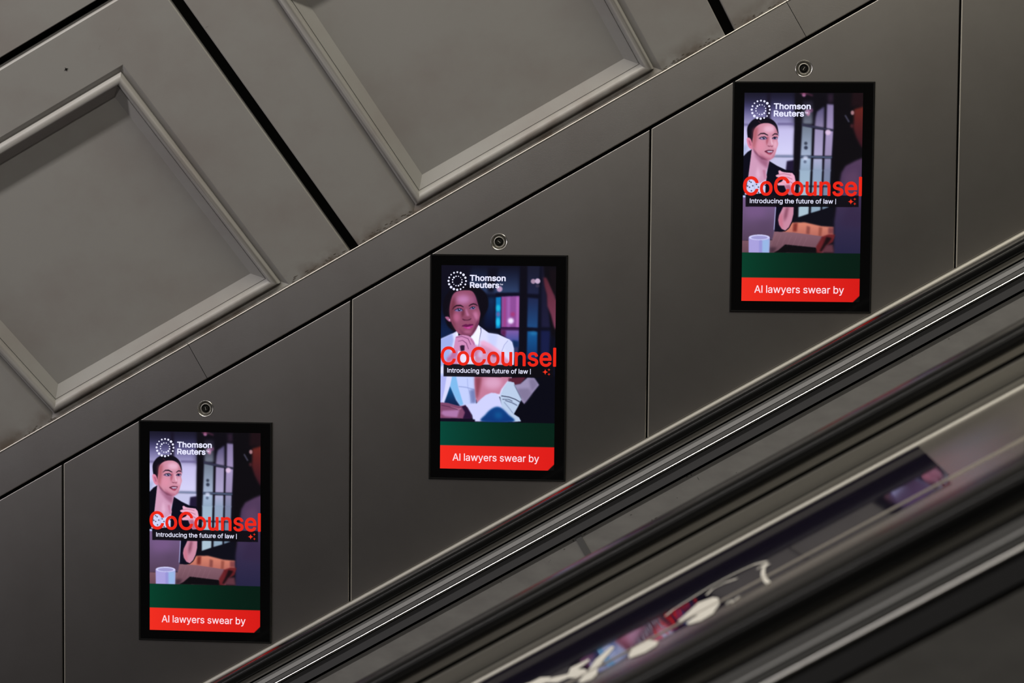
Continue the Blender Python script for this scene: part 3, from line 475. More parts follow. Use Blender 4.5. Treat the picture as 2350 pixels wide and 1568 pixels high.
    a([(480, 1265), (620, 1350), (770, 1420), (900, 1440), (935, 1560), (935, 1900), (905, 2250), (820, 2430), (760, 2475), (560, 2475), (590, 2060), (400, 1860), (420, 1600)], (8, 9, 32), 4)
    # neck and blouse
    a([(185, 1040), (160, 1250), (120, 1568), (110, 1640), (260, 1690), (420, 1640), (442, 1540), (432, 1470), (490, 1250), (440, 1200)], (206, 160, 188), 3)
    a([(240, 1130), (330, 1220), (470, 1260), (450, 1400), (330, 1300), (240, 1180)], (150, 92, 122), 22, .75)
    a([(290, 1350), (330, 1500), (300, 1600), (250, 1500)], (228, 190, 214), 18, .7)
    a([(370, 1420), (400, 1560), (420, 1600), (410, 1420)], (170, 100, 130), 12, .6)
    a(B((110, 170), (170, 150), (250, 222), (330, 225), (430, 165), (418, 300), (415, 395), (60, 425), (88, 320)), (204, 208, 238), 3)
    for x, y in [(142, 195), (170, 212), (200, 273), (110, 277), (143, 297), (264, 250), (177, 358), (297, 297), (297, 388), (372, 350), (412, 262)]:
        a([(p, q + Y) for p, q in ell(x, y, 12)], (16, 16, 44), 2)
    a(line(B((230, 230), (226, 410)), 8), (150, 156, 200), 3, .7)
    # head
    a([(100, 780), (108, 680), (170, 590), (240, 542), (330, 520), (430, 525), (530, 560), (600, 630), (632, 720), (640, 850), (600, 800), (200, 960), (170, 940), (120, 900)], (17, 12, 30), 4, 1, 1)
    a([(92, 895), (125, 868), (165, 900), (195, 1000), (190, 1060), (150, 1055), (112, 1000)], (218, 142, 168), 3, 1, 1)
    a([(120, 910), (150, 920), (170, 1000), (150, 1010)], (150, 80, 110), 8, .7)
    a([(250, 690), (320, 640), (410, 620), (500, 630), (570, 675), (612, 750), (636, 850), (626, 910), (636, 980), (612, 1060), (592, 1130), (556, 1205), (500, 1248), (440, 1254), (360, 1224), (285, 1160), (225, 1095), (195, 1040), (188, 950), (205, 850), (215, 760)], (206, 148, 168), 3, 1, 1)
    a([(200, 720), (290, 670), (275, 850), (240, 1080), (290, 1160), (190, 1010)], (168, 92, 102), 24, .8)
    a([(560, 640), (620, 760), (636, 860), (600, 840), (560, 720)], (176, 112, 130), 14, .6)
    a(ell(480, 720, 100, 60), (232, 192, 214), 26, .8)
    a(ell(330, 1010, 80, 90), (222, 150, 172), 28, .6)
    a(ell(585, 990, 35, 70), (230, 186, 206), 16, .7)
    a([(430, 850), (475, 850), (465, 930), (440, 1000), (470, 1020), (440, 1010), (425, 940)], (170, 92, 110), 9, .8)
    a(line([(512, 860), (520, 930), (535, 985)], [14, 20, 26]), (240, 206, 222), 8, .8)
    a(line([(455, 1005), (480, 1018), (505, 1012), (530, 1022), (548, 1005)], [8, 14, 8, 14, 6]), (110, 50, 72), 4, .85)
    a([(300, 1120), (420, 1200), (520, 1225), (585, 1120), (560, 1210), (480, 1256), (380, 1236)], (172, 104, 132), 14, .7)
    a([(195, 1040), (300, 1165), (440, 1240), (470, 1262), (350, 1240), (230, 1130)], (112, 56, 84), 10, .7)
    a(line([(285, 836), (335, 797), (395, 795), (462, 830)], [6, 20, 24, 14]), (24, 14, 32), 3, .95)
    a(line([(532, 834), (575, 802), (615, 806), (636, 824)], [12, 22, 18, 8]), (24, 14, 32), 3, .95)
    a([(302, 882), (345, 855), (410, 852), (446, 884), (400, 902), (345, 900)], (110, 92, 130), 4, 1, 1)
    a([(340, 872), (410, 866), (425, 886), (390, 894), (350, 892)], (196, 184, 214), 3, .9)
    a(ell(388, 874, 22), (26, 28, 62), 3)
    a(ell(394, 868, 6), (220, 225, 245), 1)
    a(line([(300, 884), (345, 856), (410, 852), (448, 886)], [6, 10, 11, 6]), (24, 12, 30), 2)
    a([(528, 882), (570, 852), (622, 864), (616, 890), (570, 898)], (110, 92, 130), 4, 1, 1)
    a(ell(580, 872, 20), (26, 28, 62), 3)
    a(ell(604, 878, 9), (190, 180, 212), 2)
    a(line([(526, 886), (565, 854), (626, 862)], [6, 11, 9]), (24, 12, 30), 2)
    a([(400, 1104), (450, 1080), (490, 1074), (520, 1080), (558, 1082), (545, 1115), (510, 1156), (470, 1152), (436, 1130)], (120, 48, 76), 4, 1, 1)
    a([(440, 1100), (480, 1094), (545, 1096), (528, 1118), (470, 1122)], (204, 190, 216), 3, .95)
    a(line([(445, 1136), (490, 1148), (530, 1132)], [10, 22, 8]), (196, 100, 124), 5, .9)
    a(line([(400, 1104), (450, 1088), (500, 1090), (556, 1086)], 6), (50, 16, 34), 2, .9)
    a(line([(290, 585), (330, 618), (350, 632)], 6), (120, 60, 76), 2, .8)
    # laptop
    a(B((25, 440), (592, 436), (604, 640), (574, 1050), (556, 1170), (532, 1196), (15, 1212)), ((128, 104, 146), (92, 72, 96)), 4)
    a(B((60, 640), (400, 600), (420, 800), (100, 850)), (132, 100, 146), 60, .6)
    a(B((300, 900), (560, 850), (540, 1150), (300, 1180)), (96, 76, 104), 50, .6)
    a(B((25, 440), (75, 440), (72, 472), (25, 470)), (190, 200, 240), 3)
    a(line(B((594, 640), (580, 850), (566, 1030)), 10), (182, 190, 232), 3)
    a(line(B((566, 1030), (560, 1160), (530, 1196)), 7), (120, 110, 140), 3)
    # hand and forearm
    a(B((595, 95), (650, 72), (640, 20), (665, 8), (700, 30), (745, 42), (880, 55), (918, 100), (934, 180), (930, 330), (900, 420), (820, 430), (770, 330), (745, 268), (640, 268), (620, 240), (700, 200), (720, 175), (720, 150), (605, 118)), (228, 176, 200), 3)
    a(line(B((640, 78), (740, 66), (860, 92)), 8), (150, 84, 108), 3, .9)
    a(line(B((720, 120), (800, 128), (880, 160)), 8), (150, 84, 108), 3, .9)
    a(line(B((740, 176), (820, 190), (900, 240)), 9), (150, 84, 108), 4, .9)
    a(line(B((640, 225), (700, 215), (760, 235)), 9), (240, 150, 150), 4, .8)
    a(B((745, 268), (830, 250), (880, 330), (890, 430), (820, 430)), (164, 96, 124), 14, .8)
    a(B((722, 640), (905, 640), (900, 760), (872, 880), (822, 985), (762, 1042), (700, 1012), (655, 940), (640, 860), (655, 780), (694, 700)), (200, 144, 166), 4, 1)
    a(B((775, 640), (820, 640), (790, 800), (740, 900), (740, 780)), (128, 70, 92), 20, .85)
    a(B((650, 830), (700, 720), (720, 900), (720, 1020), (660, 950)), (196, 110, 130), 18, .6)
    a(line(B((905, 800), (880, 900), (830, 990), (765, 1048), (700, 1022)), [4, 12, 14, 12, 4]), (10, 8, 22), 3)
    # table, phone and mug
    a(B((572, 1058), (900, 1074), (1400, 1142), (1420, 1420), (0, 1425), (10, 1212), (536, 1204)), ((140, 104, 116), (112, 80, 92)), 4)
    a(B((560, 1420), (640, 1380), (760, 1280), (1290, 1335), (1345, 1425)), (12, 8, 16), 5)
    a(B((480, 1330), (620, 1330), (560, 1425), (480, 1425)), (70, 46, 60), 18, .8)
    for k in range(7):
        a(line(B((600 + 90 * k, 1100 + 10 * k), (520 + 90 * k, 1290 + 6 * k)), 8), (170, 134, 148), 5, .25)
    a(B((1385, 1150), (1500, 1110), (1620, 1110), (1580, 1240), (1480, 1300), (1400, 1425), (1300, 1425), (1292, 1320), (1370, 1190)), (110, 38, 44), 10, .95)
    a(B((1470, 1150), (1560, 1170), (1480, 1290), (1400, 1400), (1350, 1400), (1430, 1250)), (24, 10, 18), 12, .9)
    a(B((1470, 1290), (1580, 1280), (1600, 1425), (1380, 1425)), (112, 66, 78), 16, .9)
    a(B((130, 1160), (495, 1160), (490, 1300), (484, 1425), (130, 1425)), (172, 164, 216), 3)
    a(B((350, 1190), (490, 1190), (484, 1425), (350, 1425)), (150, 192, 226), 18, .7)
    a(B((310, 1190), (365, 1190), (365, 1425), (310, 1425)), (150, 146, 206), 8, .7)
    a([(p, q + Y) for p, q in ell(313, 1158, 181, 48)], (206, 206, 240), 3)
    a([(p, q + Y) for p, q in ell(315, 1162, 146, 32)], (162, 158, 206), 4)
    return L


def picture_b():
    Y = 1411
    def B(*pts): return [(x, y + Y) for x, y in pts]
    L = []
    a = lambda pts, col, bl=0, al=1, sm=0: L.append((pts, col, bl, al, sm))
    a([(500, 80), (1430, 80), (1430, 580), (500, 580)], ((14, 16, 38), (58, 78, 116)), 30)
    a([(0, 80), (560, 80), (500, 520), (0, 520)], (14, 12, 34), 30)
    a([(0, 700), (120, 760), (200, 1200), (300, 1280), (0, 1420)], ((10, 12, 36), (14, 46, 92)), 40)
    a([(860, 120), (1060, 120), (960, 560), (860, 560)], (12, 10, 30), 24, .9)
    a([(860, 650), (1000, 650), (1000, 1230), (780, 1200)], ((20, 52, 92), (8, 14, 50)), 30)
    a([(1000, 575), (1430, 565), (1430, 625), (1000, 640)], (14, 12, 40), 10)
    a([(1005, 650), (1100, 640), (1090, 1200), (1005, 1205)], (10, 128, 186), 10)
    a(ell(1048, 840, 36, 60), (40, 192, 222), 14, .9)
    a(ell(1046, 1090, 34, 80), (50, 198, 234), 14, .9)
    a(ell(1048, 950, 34, 44), (120, 110, 170), 14, .9)
    a([(1105, 635), (1430, 620), (1430, 1185), (1105, 1185)], (146, 86, 154), 9)
    a([(1210, 640), (1260, 640), (1260, 1180), (1210, 1180)], (176, 116, 190), 16, .7)
    a([(1370, 640), (1425, 640), (1425, 1185), (1370, 1185)], (184, 116, 188), 12, .8)
    a([(1150, 660), (1180, 660), (1180, 1180), (1150, 1180)], (176, 62, 128), 12, .6)
    a(ell(1310, 950, 40), (176, 60, 118), 16, .7)
    a(ell(1275, 1068, 52), (238, 226, 252), 16)
    a([(1095, 1185), (1430, 1185), (1430, 1232), (1095, 1232)], (66, 26, 78), 8)
    a([(1100, 1232), (1430, 1232), (1430, 1560), (1300, 1460), (1100, 1300)], ((136, 102, 170), (44, 84, 150)), 12)
    a([(1100, 1232), (1190, 1232), (1180, 1360), (1100, 1310)], (90, 22, 66), 16, .8)
    a(B((1300, 0), (1420, 20), (1420, 300), (1330, 300)), (20, 50, 96), 16)
    a(B((1340, 130), (1420, 120), (1400, 210), (1340, 210)), (80, 72, 110), 14, .7)
    a([(1440, 60), (1565, 60), (1560, 1720), (1420, 1720)], (11, 9, 26), 10)
    a([(1570, 60), (1790, 60), (1770, 590), (1570, 580)], ((28, 30, 52), (36, 42, 74)), 14)
    a([(1575, 650), (1765, 665), (1755, 1190), (1565, 1180)], ((36, 46, 84), (36, 82, 132)), 12)
    a([(1570, 1250), (1750, 1260), (1750, 1750), (1560, 1750)], ((26, 100, 156), (18, 58, 108)), 12)
    a(ell(1680, 1285, 60, 36), (50, 130, 176), 20, .7)
    a([(1820, 80), (1990, 80), (1980, 1180), (1820, 1180)], ((26, 24, 46), (34, 34, 66)), 16)
    a([(1810, 1240), (1980, 1240), (1960, 1720), (1810, 1720)], (26, 34, 78), 16)
    a([(1850, 80), (2100, 80), (2100, 1400), (2000, 1300)], (12, 9, 20), 18)
    a([(1850, 290), (1905, 290), (1980, 440), (2060, 620), (2095, 800), (2095, 1260), (2040, 1160), (1990, 960), (1925, 800), (1915, 600), (1870, 430)], ((96, 46, 60), (130, 70, 96)), 14)
    a([(1960, 150), (2100, 150), (2100, 620), (2040, 560), (1980, 420)], (22, 12, 22), 16)
    a(ell(1672, 360, 44), (176, 150, 174), 6, .95)
    a(ell(1750, 355, 48), (206, 182, 208), 6, .95)
    a(ell(1748, 440, 36, 30), (70, 62, 84), 8, .8)
    a(ell(1070, 500, 52), (196, 164, 196), 8, .95)
    # hair
    a([(240, 500), (130, 590), (60, 740), (55, 900), (90, 1010), (130, 1150), (230, 1240), (320, 1260), (560, 1200), (700, 1120), (770, 1010), (850, 880), (872, 760), (840, 610), (740, 500), (600, 440), (400, 440)], (12, 8, 24), 10, 1, 1)
    # jacket
    a([(20, 1395), (130, 1345), (250, 1290), (310, 1255), (340, 1350), (560, 1360), (695, 1150), (770, 1205), (880, 1285), (1050, 1310), (1250, 1400), (1300, 1450), (1330, 1560), (1335, 1700), (1330, 1860), (1300, 1900), (1290, 2400), (20, 2560)], (216, 218, 248), 4)
    a([(20, 1395), (130, 1345), (230, 1300), (250, 1420), (220, 1560), (140, 1800), (20, 1900)], (158, 174, 228), 14, .9)
    a([(850, 1290), (1050, 1310), (1000, 1560), (900, 1560)], (196, 204, 242), 24, .7)
    a([(1240, 1400), (1300, 1450), (1330, 1560), (1330, 1850), (1220, 1640), (1150, 1540)], (206, 212, 240), 14, .8)
    a(line([(1225, 1420), (1160, 1500), (1120, 1600), (1110, 1660)], 7), (120, 130, 180), 3, .8)
    a([(560, 1350), (700, 1140), (735, 1220), (725, 1400), (690, 1510), (640, 1480)], (238, 238, 255), 4)
    a(line([(735, 1190), (742, 1260), (715, 1400), (700, 1540)], [16, 10, 7, 5]), (60, 56, 110), 3, .9)
    a([(300, 1255), (330, 1262), (330, 1340), (290, 1335)], (236, 236, 255), 4)
    # head
    a([(95, 1010), (150, 1000), (200, 1050), (195, 1090), (150, 1075)], (176, 108, 146), 6, 1, 1)
    a(ell(175, 1056, 11), (240, 240, 255), 2)
    a([(240, 600), (310, 548), (430, 528), (560, 535), (625, 600), (668, 720), (700, 830), (728, 935), (716, 1020), (700, 1110), (660, 1215), (605, 1300), (560, 1342), (470, 1330), (380, 1325), (310, 1270), (250, 1180), (205, 1090), (182, 1000), (175, 850), (200, 700)], (152, 88, 116), 5, 1, 1)
    a([(170, 900), (225, 690), (290, 620), (280, 800), (250, 900), (270, 1150), (330, 1290), (240, 1170)], (112, 54, 70), 26, .85)
    a([(590, 560), (660, 700), (700, 850), (640, 800), (600, 700)], (112, 60, 96), 20, .6)
    a(ell(420, 690, 130, 80), (206, 150, 202), 40, .75)
    a(ell(590, 700, 50, 70), (170, 108, 150), 24, .6)
    a(ell(300, 1010, 60, 80), (190, 112, 150), 26, .8)
    a(ell(640, 990, 50, 90), (206, 136, 176), 24, .8)
    a([(400, 860), (440, 870), (440, 960), (400, 1020), (390, 960)], (104, 48, 66), 16, .8)
    a(line([(470, 860), (490, 930), (510, 985)], [18, 26, 40]), (206, 142, 184), 14, .85)
    a([(390, 1010), (440, 990), (560, 1000), (580, 1035), (500, 1060), (420, 1060)], (140, 76, 104), 12, .7)
    a(line([(405, 1040), (440, 1058), (490, 1062), (540, 1050), (565, 1030)], [12, 18, 10, 16, 8]), (60, 20, 44), 5, .85)
    a([(560, 940), (600, 1030), (640, 1110), (660, 1060), (600, 960)], (120, 60, 90), 14, .5)
    a([(340, 1200), (440, 1290), (560, 1310), (640, 1210), (600, 1300), (540, 1342), (400, 1322)], (120, 62, 96), 16, .7)
    a([(700, 1030), (700, 1110), (650, 1225), (560, 1340), (610, 1220), (660, 1100)], (96, 44, 76), 12, .7)
    a(ell(500, 1265, 60, 26), (190, 120, 160), 16, .6)
    a(line([(225, 872), (258, 828), (300, 802), (370, 797), (428, 826)], [6, 16, 24, 26, 12]), (36, 16, 32), 4, .95)
    a(line([(520, 812), (555, 784), (600, 768), (645, 778), (682, 806)], [12, 22, 24, 18, 6]), (36, 16, 32), 4, .95)
    a([(268, 884), (325, 854), (385, 862), (412, 890), (355, 904), (300, 902)], (128, 118, 168), 4, 1, 1)
    a(ell(348, 874, 25, 24), (20, 24, 60), 3)
    a(ell(352, 866, 8), (190, 210, 250), 2)
    a(line([(262, 888), (325, 850), (390, 858), (414, 892)], [8, 13, 12, 6]), (26, 12, 36), 3)
    a([(535, 852), (585, 822), (635, 832), (630, 856), (585, 866)], (128, 118, 168), 4, 1, 1)
    a(ell(600, 840, 22, 20), (20, 24, 60), 3)
    a(ell(604, 833, 7), (190, 210, 250), 2)
    a(line([(530, 856), (585, 818), (640, 828)], [8, 12, 8]), (26, 12, 36), 3)
    a([(396, 1162), (465, 1130), (505, 1138), (540, 1128), (606, 1132), (570, 1172), (490, 1182), (430, 1176)], (112, 34, 86), 4, 1, 1)
    a([(425, 1172), (500, 1178), (596, 1150), (575, 1196), (515, 1222), (455, 1206)], (176, 66, 136), 5, 1, 1)
    a(ell(520, 1196, 34, 10), (214, 120, 184), 6, .7)
    a(line([(400, 1163), (480, 1172), (600, 1140)], 6), (50, 10, 44), 3, .9)
    # hand under the chin
    a([(235, 1620), (262, 1500), (280, 1400), (300, 1352), (400, 1326), (520, 1342), (590, 1395), (632, 1470), (640, 1500), (700, 1560), (720, 1640), (640, 1700), (560, 1720), (420, 1700), (400, 1840), (240, 1900), (120, 1800), (200, 1700)], (206, 146, 188), 4, 1, 1)
    a(line([(290, 1370), (400, 1350), (510, 1390), (560, 1500)], [8, 12, 14, 10]), (120, 66, 110), 4, .9)
    a(line([(330, 1440), (410, 1420), (480, 1470), (520, 1580)], [8, 12, 14, 12]), (120, 66, 110), 4, .9)
    a(line([(560, 1400), (610, 1470), (620, 1500)], 8), (130, 70, 110), 4, .8)
    a(B((365, 110), (400, 95), (448, 100), (446, 190), (380, 205)), (46, 22, 54), 5, .95)
    a(B((230, 200), (120, 340), (150, 395), (280, 330), (330, 200)), (176, 112, 160), 14, .7)
    a(B((330, 200), (470, 230), (500, 420), (330, 440)), (230, 222, 246), 8, .9)
    a(B((640, 180), (720, 150), (740, 330), (700, 420), (640, 430)), (150, 80, 110), 14, .6)
    # blurred hand in front
    a([(715, 1440), (790, 1420), (900, 1470), (1000, 1540), (1130, 1640), (1290, 1860), (1280, 1900), (1120, 1800), (950, 1700), (800, 1620)], (232, 178, 210), 16, .9)
    a(B((640, 110), (760, 90), (900, 150), (1060, 260), (1250, 370), (1300, 440), (640, 440)), (206, 146, 178), 22, .85)
    a([(p, q + Y) for p, q in ell(730, 260, 40, 60)], (206, 196, 236), 18, .8)
    a(B((900, 240), (1000, 220), (1060, 300), (960, 300)), (116, 56, 90), 14, .7)
    # below the caption
    a(B((15, 600), (650, 600), (660, 1200), (15, 1200)), (196, 206, 244), 5)
    a(B((15, 640), (140, 640), (90, 1120), (15, 1120)), (176, 180, 234), 16, .9)
    a(B((190, 820), (300, 1080), (380, 1190), (90, 1190), (90, 1110), (130, 1000)), ((14, 96, 150), (14, 34, 76)), 9)
    a(B((220, 660), (300, 660), (340, 860), (430, 1150), (378, 1186), (290, 1040), (190, 820)), (136, 188, 232), 6)
    a(B((130, 650), (222, 655), (185, 830), (130, 990), (80, 1120), (40, 1110), (90, 900)), (214, 214, 244), 6)
    a(line(B((345, 835), (480, 850), (630, 890)), 12), (130, 144, 196), 6, .8)
    a(line(B((500, 690), (510, 850), (560, 1000), (565, 1140)), 10), (150, 164, 214), 5, .7)
    a(B((540, 900), (640, 880), (660, 1130), (570, 1140)), (96, 108, 162), 18, .7)
    a(B((632, 640), (1300, 640), (1200, 760), (1110, 880), (1080, 970), (1010, 960), (900, 970), (670, 1130), (650, 1000), (630, 800)), (196, 132, 160), 8)
    a([(p, q + Y) for p, q in ell(960, 770, 160, 110)], (220, 176, 206), 40, .8)
    a(B((630, 660), (760, 660), (740, 800), (700, 1000), (660, 1080)), (138, 68, 84), 22, .85)
    a(B((1240, 680), (1560, 650), (1460, 780), (1350, 810), (1300, 750), (1230, 740)), (98, 42, 64), 10)
    a(B((1690, 660), (2100, 640), (2100, 1500), (1460, 1500), (1330, 1340), (1480, 1080), (1520, 1150), (1790, 800)), (5, 6, 24), 6)
    a(B((1335, 805), (1450, 782), (1580, 668), (1700, 676), (1785, 800), (1655, 965), (1520, 1145), (1465, 1080), (1400, 930)), (160, 150, 182), 8)
    a(B((1400, 870), (1600, 860), (1660, 960), (1540, 1120), (1440, 1000)), (128, 118, 148), 18, .7)
    a(B((1600, 700), (1700, 690), (1770, 800), (1650, 930)), (120, 110, 142), 20, .6)
    a(B((15, 1120), (150, 1130), (350, 1185), (470, 1175), (560, 1300), (590, 1400), (300, 1420), (15, 1420)), (134, 82, 116), 5)
    a(B((60, 1270), (250, 1260), (360, 1250), (320, 1390), (100, 1370), (30, 1320)), (184, 136, 184), 14, .85)
    a(line(B((30, 1170), (180, 1200), (330, 1250)), 10), (70, 34, 66), 5, .8)
    a(line(B((200, 1200), (350, 1240), (390, 1230)), [6, 14, 20]), (196, 140, 170), 6, .8)
    a(B((400, 1195), (470, 1165), (560, 1300), (590, 1410), (420, 1415), (460, 1300)), (42, 18, 58), 9, .95)
    a(B((470, 1150), (660, 1140), (740, 1060), (830, 985), (930, 945), (1010, 952), (1075, 1015), (1120, 1150), (1260, 1300), (1340, 1460), (610, 1460), (590, 1350)), (206, 208, 244), 7)
    a(B((1225, 745), (1335, 755), (1365, 850), (1470, 1060), (1410, 1190), (1335, 1325), (1430, 1385), (1465, 1455), (1320, 1465), (1240, 1310), (1120, 1200), (1085, 1000), (1150, 850)), (188, 204, 228), 5)
    a(line(B((1110, 1000), (1250, 1020), (1360, 1060), (1445, 1110)), 14), (30, 34, 66), 4, .95)
    a(line(B((1130, 1060), (1240, 1060), (1310, 1095)), 12), (44, 50, 80), 5, .8)
    a(line(B((1180, 1080), (1300, 1120), (1395, 1170)), 14), (50, 56, 90), 6, .8)
    a(line(B((1160, 1110), (1260, 1230), (1320, 1310)), 10), (110, 124, 158), 6, .8)
    a(line(B((1340, 800), (1410, 930), (1470, 1050)), 14), (100, 112, 136), 6, .7)
    a(B((765, 1460), (830, 1335), (920, 1245), (1020, 1198), (1120, 1222), (1240, 1335), (1330, 1460)), ((18, 76, 140), (12, 62, 126)), 14, 1, 1)
    a([(p, q + Y) for p, q in ell(1060, 1350, 70, 60)], (24, 104, 160), 30, .7)
    a(B((15, 1405), (300, 1405), (640, 1425), (640, 1470), (15, 1470)), (16, 10, 36), 7)
    return L


def finish(I, kind):
    # darker upper edge of the clip, the translucent caption box and the two colour bars at the foot
    g = I.mean(-1, keepdims=True)
    I = np.clip(g + (I - g) * 1.02, 0, 255)
    I = 255 * (I / 255) ** 1.15 * 1.05
    v = (np.arange(PH) + .5) / PH; u = (np.arange(PW) + .5) / PW
    U, V = np.meshgrid(u, v)
    cor = CORN_A if kind == 'a' else CORN_B
    Y = 1419 if kind == 'a' else 1411
    bx = [(75, 425), (2020, 440), (2020, 640), (75, 632)] if kind == 'a' else [(70, 432), (2034, 452), (2030, 675), (70, 655)]
    q = to_uv([(x, y + Y) for x, y in bx], cor)
    M = mask(q)[..., None] * .93
    I = I * (1 - M) + np.array([7, 5, 13]) * M
    if kind == 'a':
        g0, g1, r0 = .7665, .7665, .888
        gl, gr, gm = np.array([0, 62, 42]), np.array([0, 26, 16]), .0
        rl, rr = np.array([240, 44, 30]), np.array([214, 24, 20])
    else:
        g0, g1, r0 = .767, .766, .886
        gl, gr, gm = np.array([0, 70, 56]), np.array([0, 34, 22]), .0
        rl, rr = np.array([243, 42, 30]), np.array([222, 26, 22])
    t = U[..., None]
    G = gl * (1 - t) ** 1.6 + gr * (1 - (1 - t) ** 1.6)
    Rr = rl * (1 - t) + rr * t
    I = np.where((V > g0)[..., None], G, I)
    I = np.where((V > r0)[..., None], Rr, I)
    cut = ((1 - U) * 262 + (1 - V) * 466) < 14
    I = np.where(cut[..., None], np.array([4, 4, 5]), I)
    return np.clip(I, 0, 255)


def make_picture(kind):
    if kind == 'a':
        return finish(paint(picture_a(), CORN_A, (12, 10, 20)), 'a')
    return finish(paint(picture_b(), CORN_B, (10, 12, 34)), 'b')

# ---------------------------------------------------------------- lettering
def text_loops(s, x, z, width, cap):
    """outlines of a line of letters whose left edge is x, baseline z"""
    sy = cap / 509.0
    pen = 0; raw = []
    for ch in s:
        if ch == ' ': pen += 185; continue
        if ch == '|':
            loops = [[(60, -60), (60, 540), (104, 540), (104, -60)]]; adv = 164
        elif ch == 'I': loops = [[(50, 0), (50, 509), (114, 509), (114, 0)]]; adv = ADV['I']
        elif ch == 'l': loops = [[(45, 0), (45, 520), (105, 520), (105, 0)]]; adv = ADV['l']
        else:
            loops = [[tuple(int(q) for q in p.split(',')) for p in c.split(';')] for c in GLY[ch]]; adv = ADV[ch]
        raw.append([[(px + pen, py) for px, py in lp] for lp in loops])
        pen += adv
    x0 = min(p[0] for g in raw for lp in g for p in lp); x1 = max(p[0] for g in raw for lp in g for p in lp)
    sx = width / (x1 - x0)
    return [[[(x + (px - x0) * sx, z + py * sy) for px, py in lp] for lp in g] for g in raw]


def flat_shape(name, loops, y, material, parent, bold=0.0):
    vs, fs = [], []
    if isinstance(loops[0][0], list):
        groups = loops
    else:
        groups = [loops]
    for g in groups:
        v, f = fill_loops(g, bold)
        fs += [[i + len(vs) for i in q] for q in f]; vs += v
    return link_mesh(name, [Vector((a, y, b)) for a, b, c in vs], fs, material, parent)


def circle(cx, cz, r, n=20):
    return [(cx + r * math.cos(2 * math.pi * k / n), cz + r * math.sin(2 * math.pi * k / n)) for k in range(n)]


# ---------------------------------------------------------------- the wall behind the escalators
SEAM0, SEAMD = -0.8108, 0.6398
V_TOP, V_BOT = -0.0015, -0.5700
FW, FH = 0.296, 0.4853          # outer size of a display


def z_at(v, x):
    return (v + x * math.sin(T30)) / math.cos(T30)


# dark structure behind cladding and vault lining
prism('wall_back', [(0.03, -1.6), (0.03, 0.10), (-0.76 * 1.6 + 0.045, 1.70), (-0.76 * 1.6 + 0.12, 1.74), (0.10, 0.12), (0.10, -1.6)],
      -3.2, 3.2, M_BACK, smooth=False)
tag(bpy.data.objects['wall_back'], kind='structure')


def sheet_with_holes(name, loops, material, depth=0.012, bev=0.0016):
    """folded steel sheet: rolled outer edge, flat face with cut-outs; loops[0] is the outline, counter-clockwise"""
    bm = bmesh.new()
    out = [Vector((x, 0, z)) for x, z in loops[0]]
    c = sum(out, Vector()) / len(out)
    def ring(pts, y): return [bm.verts.new((p.x, y, p.z)) for p in pts]
    def inset(d):
        res = []
        n = len(out)
        for i in range(n):
            a, b, d2 = out[i - 1], out[i], out[(i + 1) % n]
            e1, e2 = (b - a).normalized(), (d2 - b).normalized()
            n1, n2 = Vector((-e1.z, 0, e1.x)), Vector((-e2.z, 0, e2.x))
            res.append(b + (n1 + n2) * (d / (1 + n1.dot(n2))))
        return res
    rings = [ring(out, depth), ring(out, bev), ring(inset(bev * .3), bev * .3), ring(inset(bev), 0.0)]
    for A, B in zip(rings, rings[1:]):
        for i in range(len(out)):
            bm.faces.new([A[i], A[(i + 1) % len(out)], B[(i + 1) % len(out)], B[i]])
    edges = [bm.edges.get((rings[-1][i], rings[-1][(i + 1) % len(out)])) for i in range(len(out))]
    for lp in loops[1:]:
        F = [bm.verts.new((x, 0.0, z)) for x, z in lp]
        G = [bm.verts.new((x, depth, z)) for x, z in lp]
        for i in range(len(lp)):
            j = (i + 1) % len(lp)
            bm.faces.new([F[i], F[j], G[j], G[i]])
            edges.append(bm.edges.get((F[i], F[j])))
    bmesh.ops.triangle_fill(bm, use_beauty=True, use_dissolve=False, edges=edges)
    me = bpy.data.meshes.new(name)
    bmesh.ops.recalc_face_normals(bm, faces=bm.faces)
    for v in bm.verts: v.co -= c
    bm.to_mesh(me); bm.free()
    me.materials.append(material)
    o = bpy.data.objects.new(name, me); COL.objects.link(o); o.location = c
    return o


